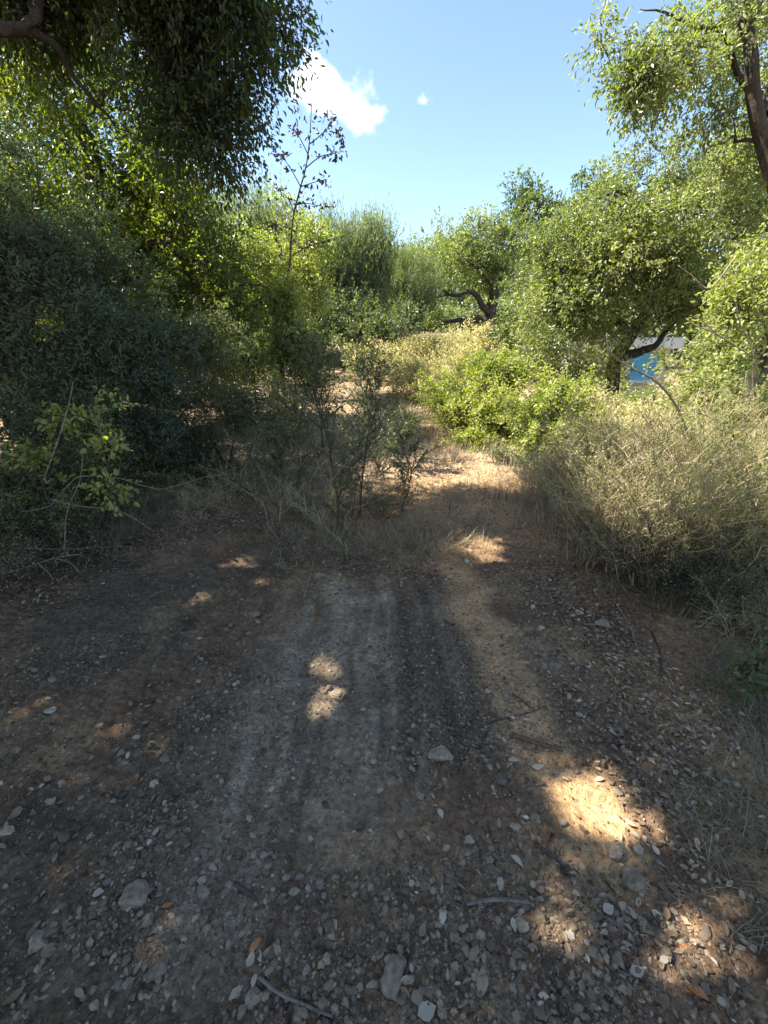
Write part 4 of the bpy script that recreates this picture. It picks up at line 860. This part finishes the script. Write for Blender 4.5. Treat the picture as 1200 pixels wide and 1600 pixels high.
STK = [([(475, 935), (488, 890), (500, 830)], .006, 'cane', 'pale straight stalk lying below the leaning sapling'),
       ([(436, 885), (440, 862), (446, 845)], .004, 'cane', 'short pale stick standing in the leaf litter by the dark soil'),
       ([(958, 940), (985, 985), (998, 1030)], .005, 'cane', 'pale curved stick lying down the right bank'),
       ([(1015, 985), (1028, 1015), (1034, 1050)], .006, 'stem', 'dark stick beside the pale curved one on the right bank'),
       ([(812, 970), (808, 1010), (796, 1042)], .004, 'cane', 'thin curved pale twig on the brown streak'),
       ([(728, 1416), (775, 1412), (826, 1416)], .007, 'bark_pale', 'thick grey stick lying level in the near foreground'),
       ([(368, 1384), (385, 1396), (401, 1408)], .007, 'stem', 'short dark stub of stick on the gravel left of the middle'),
       ([(836, 1322), (862, 1342), (893, 1368)], .006, 'stem', 'dark splintered stick below the sunlit patch'),
       ([(622, 1404), (634, 1414), (649, 1424)], .006, 'stem', 'short dark stick left of the thick grey one'),
       ([(418, 1478), (432, 1450), (441, 1440)], .006, 'stem', 'stubby dark stick above the orange leaf'),
       ([(246, 1372), (262, 1342), (280, 1315)], .0022, 'cane', 'thin straw slanting up on the dark gravel'),
       ([(482, 1152), (483, 1140), (485, 1128)], .003, 'cane', 'tiny upright twig beside the pale rut'),
       ([(1025, 1372), (1100, 1430), (1200, 1492)], .0022, 'cane', 'long thin straw running to the right edge'),
       ([(938, 1430), (948, 1480), (956, 1530)], .002, 'stem', 'thin stem lying towards the bottom edge'),
       ([(800, 1152), (840, 1166), (878, 1176)], .010, 'bark_red', 'crooked root crossing the brown streak'),
       ([(995, 1428), (1000, 1450), (1005, 1474)], .003, 'cane', 'short straight straw in the bottom right'),
       ([(405, 1530), (440, 1560), (520, 1592)], .005, 'bark_pale', 'wavy grey twig at the bottom below the orange leaf'),
       ([(630, 1540), (640, 1505), (648, 1480)], .005, 'stem', 'curved dark twig beside the tall stone at the bottom'),
       ([(740, 832), (790, 828), (832, 826)], .004, 'cane', 'dry stalk lying level across the sunlit track'),
       ([(780, 848), (825, 855), (865, 862)], .004, 'cane', 'second dry stalk just below the level one on the sunlit track'),
       ([(220, 945), (240, 932), (275, 918)], .003, 'cane', 'thin curved twig on the dark soil at the left'),
       ([(390, 935), (410, 915), (428, 900)], .003, 'cane', 'thin twig on the dark soil left of the pale stalk'),
       ([(1105, 1030), (1130, 1000), (1180, 975)], .006, 'cane', 'dry stick leaning in the grass of the right edge'),
       ([(375, 1440), (379, 1420), (385, 1400)], .003, 'cane', 'short pale straw under the dark stub of stick'),
       ([(800, 1085), (818, 1100), (830, 1110)], .004, 'stem', 'small crooked twig across the brown streak'),
       ([(770, 1130), (830, 1115), (860, 1105), (930, 1125)], .0025, 'stem', 'long wiry stem crossing the brown streak')]
for pl, r0, m_, lb in STK:
    cane('stick', [gp(a, b, r0 * .9 + .004) for a, b in pl], r0, m_, lb, 'stick', r0 * .7)

# ------------------------------------------------------------------ stones, each one an object
def stone_mesh(r, n_sub=2):
    V, F = IV.copy(), IF.copy()
    for _ in range(n_sub):
        e = {}; nv = list(V); nf = []
        def mid(a, b):
            k = (min(a, b), max(a, b))
            if k not in e: e[k] = len(nv); v = (V[a] + V[b]); nv.append(v / np.linalg.norm(v))
            return e[k]
        for a, b, c in F:
            ab, bc, ca = mid(a, b), mid(b, c), mid(c, a); nf += [[a, ab, ca], [b, bc, ab], [c, ca, bc], [ab, bc, ca]]
        V, F = np.array(nv), np.array(nf)
    # cut planes make facets
    for _ in range(12):
        n_ = rdir(r, 1)[0]; d = r.uniform(.48, .85); s = V @ n_; m = s > d; V[m] -= np.outer(s[m] - d, n_)
    V = V * (1 + .05 * sines(V, int(r.integers(1e6)), 1.2)[:, None])
    return V, F
def rock(px, py, rpx, tone, label, seed, flat=.6, group=None, tall=1.0):
    x, y = G(px, py); z = float(H(x, y)); D_ = math.dist((x, y, z), CAM); s = rpx * D_ / FPX * .66
    r = R(seed); V, F = stone_mesh(r); V = V * s * np.array([r.uniform(.85, 1.1), r.uniform(.75, 1.0) * tall, flat])
    a = r.uniform(0, 6.28); V = np.stack([V[:, 0] * math.cos(a) - V[:, 1] * math.sin(a), V[:, 0] * math.sin(a) + V[:, 1] * math.cos(a), V[:, 2]], -1)
    rn = np.full(len(F), tone)
    o = build('stone', [(V, F, rn)], M['stone']); o.location = (x, y, z + s * flat * .18); tag(o, label, 'stone', group); return o
M['stone'] = rnd_mat('stone', [(0, (.07, .055, .04)), (.5, (.19, .15, .108)), (.8, (.33, .265, .19)), (1, (.54, .46, .36))], rough=.85, noise=.45, scale=55)
ST = [(210, 1406, 30, .55, 'large flat brownish grey stone on the gravel at the bottom left', .45), (60, 1474, 20, .65, 'rounded grey stone near the bottom left corner', .7), (686, 1184, 24, .62, 'pale speckled stone right of the middle of the near track', .75),
      (616, 1532, 34, .5, 'big wedge shaped grey stone at the bottom beside the round pale leaf', .8), (250, 1518, 20, .4, 'dull rounded stone at the bottom below the large flat one', .7), (228, 1440, 16, .5, 'yellowish lump just right of the large flat stone', .7),
      (320, 1396, 14, .5, 'small yellowish stone between the flat stone and the dark stub', .7), (865, 1038, 20, .35, 'dark angular stone at the right edge of the brown streak', .6), (942, 980, 20, .55, 'broad tan stone in the leaf litter on the right', .5),
      (905, 960, 12, .8, 'pale flat stone above the broad tan one', .4), (815, 1450, 15, .6, 'small grey stone below the thick grey stick', .8), (958, 1332, 22, .55, 'tan clod at the lower end of the sunlit patch', .8),
      (985, 1380, 22, .5, 'second tan clod just below the sunlit patch', .7), (8, 1302, 16, .75, 'pale stone cut by the left edge', .6), (78, 1112, 10, .85, 'small white stone on the left near the sunlit speck', .6),
      (398, 962, 13, .45, 'grey stone at the top of the dark track', .6), (355, 985, 10, .45, 'smaller stone left of the one at the top of the dark track', .6), (845, 982, 10, .8, 'white pebble on the right bank, left of a pair', .6), (832, 950, 8, .9, 'white pebble at the top of the right bank', .6),
      (835, 1282, 14, .5, 'grey stone left of the sunlit patch', .7), (732, 1318, 13, .6, 'pale stone above the dead leaves right of centre', .8), (667, 1225, 13, .45, 'brownish stone below the pale speckled one', .6), (594, 1232, 10, .75, 'pale pebble left of the brownish stone', .6),
      (783, 1218, 13, .3, 'dark flat stone below the crooked root', .5), (410, 1160, 9, .4, 'small dark stone on the smooth grey strip', .6), (728, 877, 9, .95, 'small white chip at the top of the brown streak', .4), (300, 1100, 8, .7, 'pale pebble in the left part of the dark track', .6),
      (965, 1505, 12, .5, 'dull stone between the pale leaves in the bottom right', .6), (460, 1395, 11, .6, 'yellowish pebble right of the dark stub', .7), (555, 1400, 9, .7, 'pale pebble in the middle of the near gravel', .7)]
for k_, (a, b, c, d, lb, fl) in enumerate(ST): rock(a, b, c, d, lb, 300 + k_, fl)
# many more pebbles the eye can pick out: shared meshes, objects of their own
r = R(400); PM = []
for k_ in range(14):
    V, F = stone_mesh(r, 1); V *= np.array([1, r.uniform(.7, 1), r.uniform(.5, .8)])
    me_o = build('pebble', [(V, F, np.full(len(F), r.choice([.25, .35, .45, .5, .6, .8])))], M['stone']); PM.append(me_o.data); bpy.data.objects.remove(me_o)
LMK = [((210, 1406), 'large flat stone'), ((60, 1474), 'rounded grey stone'), ((686, 1184), 'speckled stone'), ((616, 1532), 'wedge shaped stone'), ((865, 1038), 'dark angular stone'), ((942, 980), 'broad tan stone'),
       ((775, 1414), 'thick grey stick'), ((385, 1396), 'dark stub of stick'), ((840, 1165), 'crooked root'), ((958, 1332), 'tan clod'), ((400, 1500), 'orange leaf'), ((484, 1140), 'tiny upright twig'), ((488, 890), 'straight pale stalk'),
       ((985, 985), 'curved pale stick'), ((1100, 1430), 'long straw'), ((268, 1309), 'yellowish leaf'), ((887, 1462), 'long white leaf'), ((667, 1580), 'round pale leaf'), ((8, 1302), 'stone at the left edge'), ((78, 1112), 'small white stone'),
       ((240, 932), 'thin curved twig'), ((688, 1278), 'narrow white chip'), ((995, 1523), 'pale leaf in the corner'), ((728, 877), 'small white chip'), ((398, 962), 'grey stone at the top'), ((594, 1232), 'lone pale pebble'), ((1130, 1000), 'leaning dry stick')]
ORD = ['nearest', 'second nearest', 'third nearest', 'fourth nearest', 'fifth nearest', 'sixth nearest', 'seventh nearest', 'eighth nearest', 'ninth nearest', 'tenth nearest', 'eleventh nearest', 'twelfth nearest', 'thirteenth nearest', 'fourteenth nearest', 'fifteenth nearest', 'sixteenth nearest']
PEND = []
def copyset(name, meshes, n, region, smin, smax, label, cat, group, r, flat=True, z0=.0, power=2.5):
    done = 0
    while done < n:
        px = r.uniform(*region[0]); py = r.uniform(*region[1]); x, y = G(px, py)
        b_, t_ = zones(np.array([x]), np.array([y]))
        if r.uniform() < .7 * max(b_[0], t_[0]): continue
        s = smin + (smax - smin) * r.uniform() ** power
        o = bpy.data.objects.new(name, meshes[r.integers(len(meshes))]); C.objects.link(o)
        o.location = (x, y, float(H(x, y)) + z0 * s); o.scale = (s, s, s)
        o.rotation_euler = (r.normal() * .25, r.normal() * .25, r.uniform(0, 6.28)) if flat else (r.uniform(0, 6.28),) * 3
        tag(o, label, cat, group); PEND.append((o, px, py, cat)); done += 1
def label_by_landmark():
    """say which pebble or leaf is meant by the nearest thing one can find and the order outwards from it"""
    b = {}
    for o, px, py, cat in PEND:
        (lx, ly), nm = min(LMK, key=lambda l: math.hypot(l[0][0] - px, l[0][1] - py)); dx, dy = px - lx, py - ly
        dr = ('left of' if dx < 0 else 'right of') if abs(dx) > abs(dy) else ('above' if dy < 0 else 'below')
        b.setdefault((cat, nm, dr), []).append((math.hypot(dx, dy), o))
    for (cat, nm, dr), l in b.items():
        l.sort(key=lambda t: t[0]); w_ = 'small pebble' if cat == 'pebble' else 'small dry oak leaf'
        for k_, (d, o) in enumerate(l): o['label'] = f'{w_} {dr} the {nm}, ' + (ORD[k_] + ' to it' if k_ < len(ORD) else 'one of the farthest from it')
for reg, n_, lb, gr in ((((0, 400), (960, 1590)), 95, 'small loose pebble on the dark gravel in the left part of the track', 'pebbles on the left part of the track'),
                        (((400, 800), (950, 1590)), 95, 'small loose pebble on the gravel in the middle of the track', 'pebbles on the middle of the track'),
                        (((800, 1190), (930, 1590)), 95, 'small loose pebble on the right side of the track', 'pebbles on the right side of the track')):
    copyset('pebble', PM, n_, reg, .006, .021, lb, 'pebble', gr, r, z0=.25)

# ------------------------------------------------------------------ fallen leaves
def big_leaf(r, tone, L=1.0, asp=.5):
    n = 10; V = []; cu = r.uniform(-.7, .7); fo = r.uniform(.02, .16)
    for k in range(n):
        t = k / (n - 1); wv = asp * .5 * math.sin(math.pi * min(1, t ** .85)) * (1 + .07 * (-1) ** k * r.uniform(.2, 1)) if 0 < k < n - 1 else .012
        z = cu * (t - .5) ** 2
        V += [[t - .5, -wv, z + fo * wv * 2], [t - .5, 0, z], [t - .5, wv * r.uniform(.85, 1.1), z + fo * wv * 2]]
    F = []
    for k in range(n - 1): a = k * 3; F += [[a, a + 1, a + 4, a + 3], [a + 1, a + 2, a + 5, a + 4]]
    return np.array(V), np.array(F), np.full(len(F), tone)
r = R(500); LM = []
for k_ in range(12):
    lo = build('fallen_leaf', [big_leaf(r, r.choice([.1, .3, .45, .6, .75, .9]), asp=r.uniform(.38, .6))], M['dryleaf'], smooth=True); LM.append(lo.data); bpy.data.objects.remove(lo)
LV = [(803, 1190, 30, .92, 'pale grey pointed leaf just below the crooked root', 10), (840, 1202, 28, .9, 'second pale pointed leaf right of the one below the root', 0), (808, 1348, 30, .88, 'pale leaf standing on edge left of the dark splintered stick', -40),
      (781, 1380, 34, .93, 'pale lobed leaf above the thick grey stick', 80), (692, 1438, 34, .93, 'bluish white leaf in the near gravel left of the thick stick', 70), (887, 1462, 34, .93, 'long white leaf slanting on the dark soil in the bottom right', -60), (950, 1421, 24, .93, 'round pale leaf at the right of the long white leaf', 20),
      (667, 1580, 36, .93, 'large round pale leaf at the bottom edge', 20), (753, 1537, 40, .7, 'curled tan leaf near the bottom edge', 75), (652, 1560, 26, .6, 'tan leaf beside the large round pale leaf', 30), (688, 1278, 22, .92, 'narrow white chip of leaf in the middle of the gravel', -70),
      (995, 1523, 26, .92, 'pale rounded leaf in the bottom right corner area', 10), (936, 1221, 20, .9, 'pale leaf at the top of the sunlit patch', 0), (982, 1290, 26, .88, 'pale grey leaf at the right rim of the sunlit patch', -40), (400, 1480, 30, 1.0, 'orange leaf on the small heap of pale leaves', 60),
      (392, 1502, 26, .93, 'white leaf under the orange leaf', 80), (405, 1496, 24, .9, 'bluish leaf right of the white one under the orange leaf', -60), (398, 1530, 26, .92, 'white oval leaf below the small heap', 85), (370, 1552, 34, .85, 'grey lobed leaf below and left of the heap', 60),
      (390, 1560, 30, .8, 'dull lobed leaf right of the grey lobed one', 100), (268, 1309, 22, .4, 'yellowish leaf on the dark gravel at the left', 60), (262, 1417, 22, 1.0, 'orange brown curled leaf right of the large flat stone', 20), (1035, 1480, 30, .5, 'brown leaf in the bottom right among straws', -50),
      (1090, 1552, 30, 1.0, 'reddish brown leaf near the bottom right corner', -40), (1068, 1478, 22, 1.0, 'small orange leaf in the bottom right', 30), (320, 1440, 22, .4, 'reddish leaf fragment below the yellowish stone', 70), (885, 1362, 28, .15, 'dark reddish leaf at the end of the splintered stick', -40),
      (155, 1400, 20, .85, 'pale leaf fragment above the rounded grey stone', 20), (80, 1490, 26, .5, 'dull leaf right of the rounded grey stone', 45), (25, 1560, 34, .4, 'brown pointed leaf in the bottom left corner', 60), (690, 1395, 18, .6, 'small tan leaf left of the thick stick', 80),
      (660, 1455, 26, .5, 'tan leaf below the short dark stick', 60), (1190, 1590, 20, .6, 'tan leaf in the extreme bottom right corner', 0)]
for k_, (a, b, c, tone, lb, an) in enumerate(LV):
    x, y = G(a, b); z = float(H(x, y)); s = c * math.dist((x, y, z), CAM) / FPX * .58
    o = build('fallen_leaf', [big_leaf(R(600 + k_), min(tone, .86) if tone < 1 else tone, asp=.8 if 'round' in lb else r.uniform(.38, .6))], M['dryleaf'], smooth=True)
    o.location = (x, y, z + .009); o.scale = (s, s, s); o.rotation_euler = (r.normal() * .18, r.normal() * .18, rad(an)); tag(o, lb, 'leaf')
for reg, n_, lb, gr in ((((0, 420), (860, 1590)), 75, 'small dry oak leaf lying on the left part of the track', 'dry leaves on the left part of the track'),
                        (((420, 820), (900, 1590)), 65, 'small dry oak leaf lying on the middle of the track', 'dry leaves on the middle of the track'),
                        (((820, 1190), (900, 1590)), 120, 'small dry oak leaf lying on the right bank of the track', 'dry leaves on the right bank')):
    copyset('fallen_leaf', LM, n_, reg, .016, .036, lb, 'leaf', gr, r, z0=.22, power=1.5)

label_by_landmark()
# ------------------------------------------------------------------ pale shed with a blue panel behind the right oak
def boxmesh(x0, x1, y0, y1, z0, z1):
    V = np.array([[x, y, z] for z in (z0, z1) for y in (y0, y1) for x in (x0, x1)], float)
    F = np.array([[0, 2, 3, 1], [4, 5, 7, 6], [0, 1, 5, 4], [2, 6, 7, 3], [0, 4, 6, 2], [1, 3, 7, 5]]); return V, F, None
def plain(name, c, rough=.6, noise=.15):
    return rnd_mat(name, [(0, c), (1, c)], rough=rough, noise=noise, scale=6)
Ys = 13.5; sb = base_at(985, Ys); pw = lambda px: P(px, 560, Ys)[0] - sb[0]; pz = lambda py: P(985, py, Ys)[2] - sb[2]
e = empty('shed', sb); tag(e, 'pale shed with a blue panel glimpsed behind the right oak', 'shed')
build('wall', [boxmesh(pw(890), pw(1045), 0, 3.2, -.8, pz(545))], plain('shed_wall', (.62, .58, .58)), e)
build('roof', [boxmesh(pw(880), pw(1052), -.35, 3.4, pz(544.6), pz(528))], plain('shed_roof', (.72, .71, .70)), e)
build('panel', [boxmesh(pw(984), pw(1026), -.06, -.003, pz(594), pz(552))], plain('blue_panel', (.12, .42, .80), .45, .35), e)
build('sill', [boxmesh(pw(982), pw(1028), -.10, -.004, pz(598), pz(593))], plain('panel_sill', (.45, .65, .75), .5), e)

# ------------------------------------------------------------------ cloud: a body of vapour high above the hill
def cloud(name, px, py, wpx, hpx, seed, dens, label, D=900.0, thr=.5):
    m, nt, out = mat_new(name + '_vapour')
    c = P(px, py, D); sx, sz = wpx * D / FPX * .5, hpx * D / FPX * .5
    V, F = IV, IF
    for _ in range(3):
        e_ = {}; nv = list(V); nf = []
        def mid(a, b):
            k = (min(a, b), max(a, b))
            if k not in e_: e_[k] = len(nv); v = (V[a] + V[b]); nv.append(v / np.linalg.norm(v))
            return e_[k]
        for a, b, cc in F:
            ab, bc, ca = mid(a, b), mid(b, cc), mid(cc, a); nf += [[a, ab, ca], [b, bc, ab], [cc, ca, bc], [ab, bc, ca]]
        V, F = np.array(nv), np.array(nf)
    o = build(name, [(V, F, None)], m, None, True); o.location = c; o.scale = (sx, sx * .8, sz); o.rotation_euler = (0, rad(15), 0)
    tc = node(nt, 'ShaderNodeTexCoord'); mp = node(nt, 'ShaderNodeMapping'); mp.inputs['Scale'].default_value = (1, .8, sz / sx); mp.inputs['Location'].default_value = (seed, seed * .7, 0)
    nt.links.new(tc.outputs['Object'], mp.inputs[0])
    nz = node(nt, 'ShaderNodeTexNoise'); nz.inputs['Scale'].default_value = 2.3; nz.inputs['Detail'].default_value = 6; nz.inputs['Roughness'].default_value = .58
    nt.links.new(mp.outputs[0], nz.inputs['Vector'])
    ln = node(nt, 'ShaderNodeVectorMath', operation='LENGTH'); nt.links.new(tc.outputs['Object'], ln.inputs[0])
    f = node(nt, 'ShaderNodeMapRange'); f.inputs[1].default_value = .15; f.inputs[2].default_value = .95; f.inputs[3].default_value = .20; f.inputs[4].default_value = -.34
    nt.links.new(ln.outputs['Value'], f.inputs[0])
    ad = node(nt, 'ShaderNodeMath', operation='ADD'); nt.links.new(nz.outputs[0], ad.inputs[0]); nt.links.new(f.outputs[0], ad.inputs[1])
    mr = node(nt, 'ShaderNodeMapRange'); mr.inputs[1].default_value = thr; mr.inputs[2].default_value = thr + .26; mr.inputs[3].default_value = 0; mr.inputs[4].default_value = dens
    nt.links.new(ad.outputs[0], mr.inputs[0])
    vs = node(nt, 'ShaderNodeVolumeScatter'); vs.inputs['Color'].default_value = (1, 1, 1, 1); vs.inputs['Anisotropy'].default_value = .25
    nt.links.new(mr.outputs[0], vs.inputs['Density']); nt.links.new(vs.outputs[0], out.inputs['Volume'])
    tag(o, label, 'cloud'); return o
cloud('cloud', 522, 150, 285, 98, 5.4, .06, 'white puffy cloud above the tall thin sapling')
cloud('cloud', 663, 156, 40, 26, 8.3, .03, 'tiny faint white wisp right of the puffy cloud')
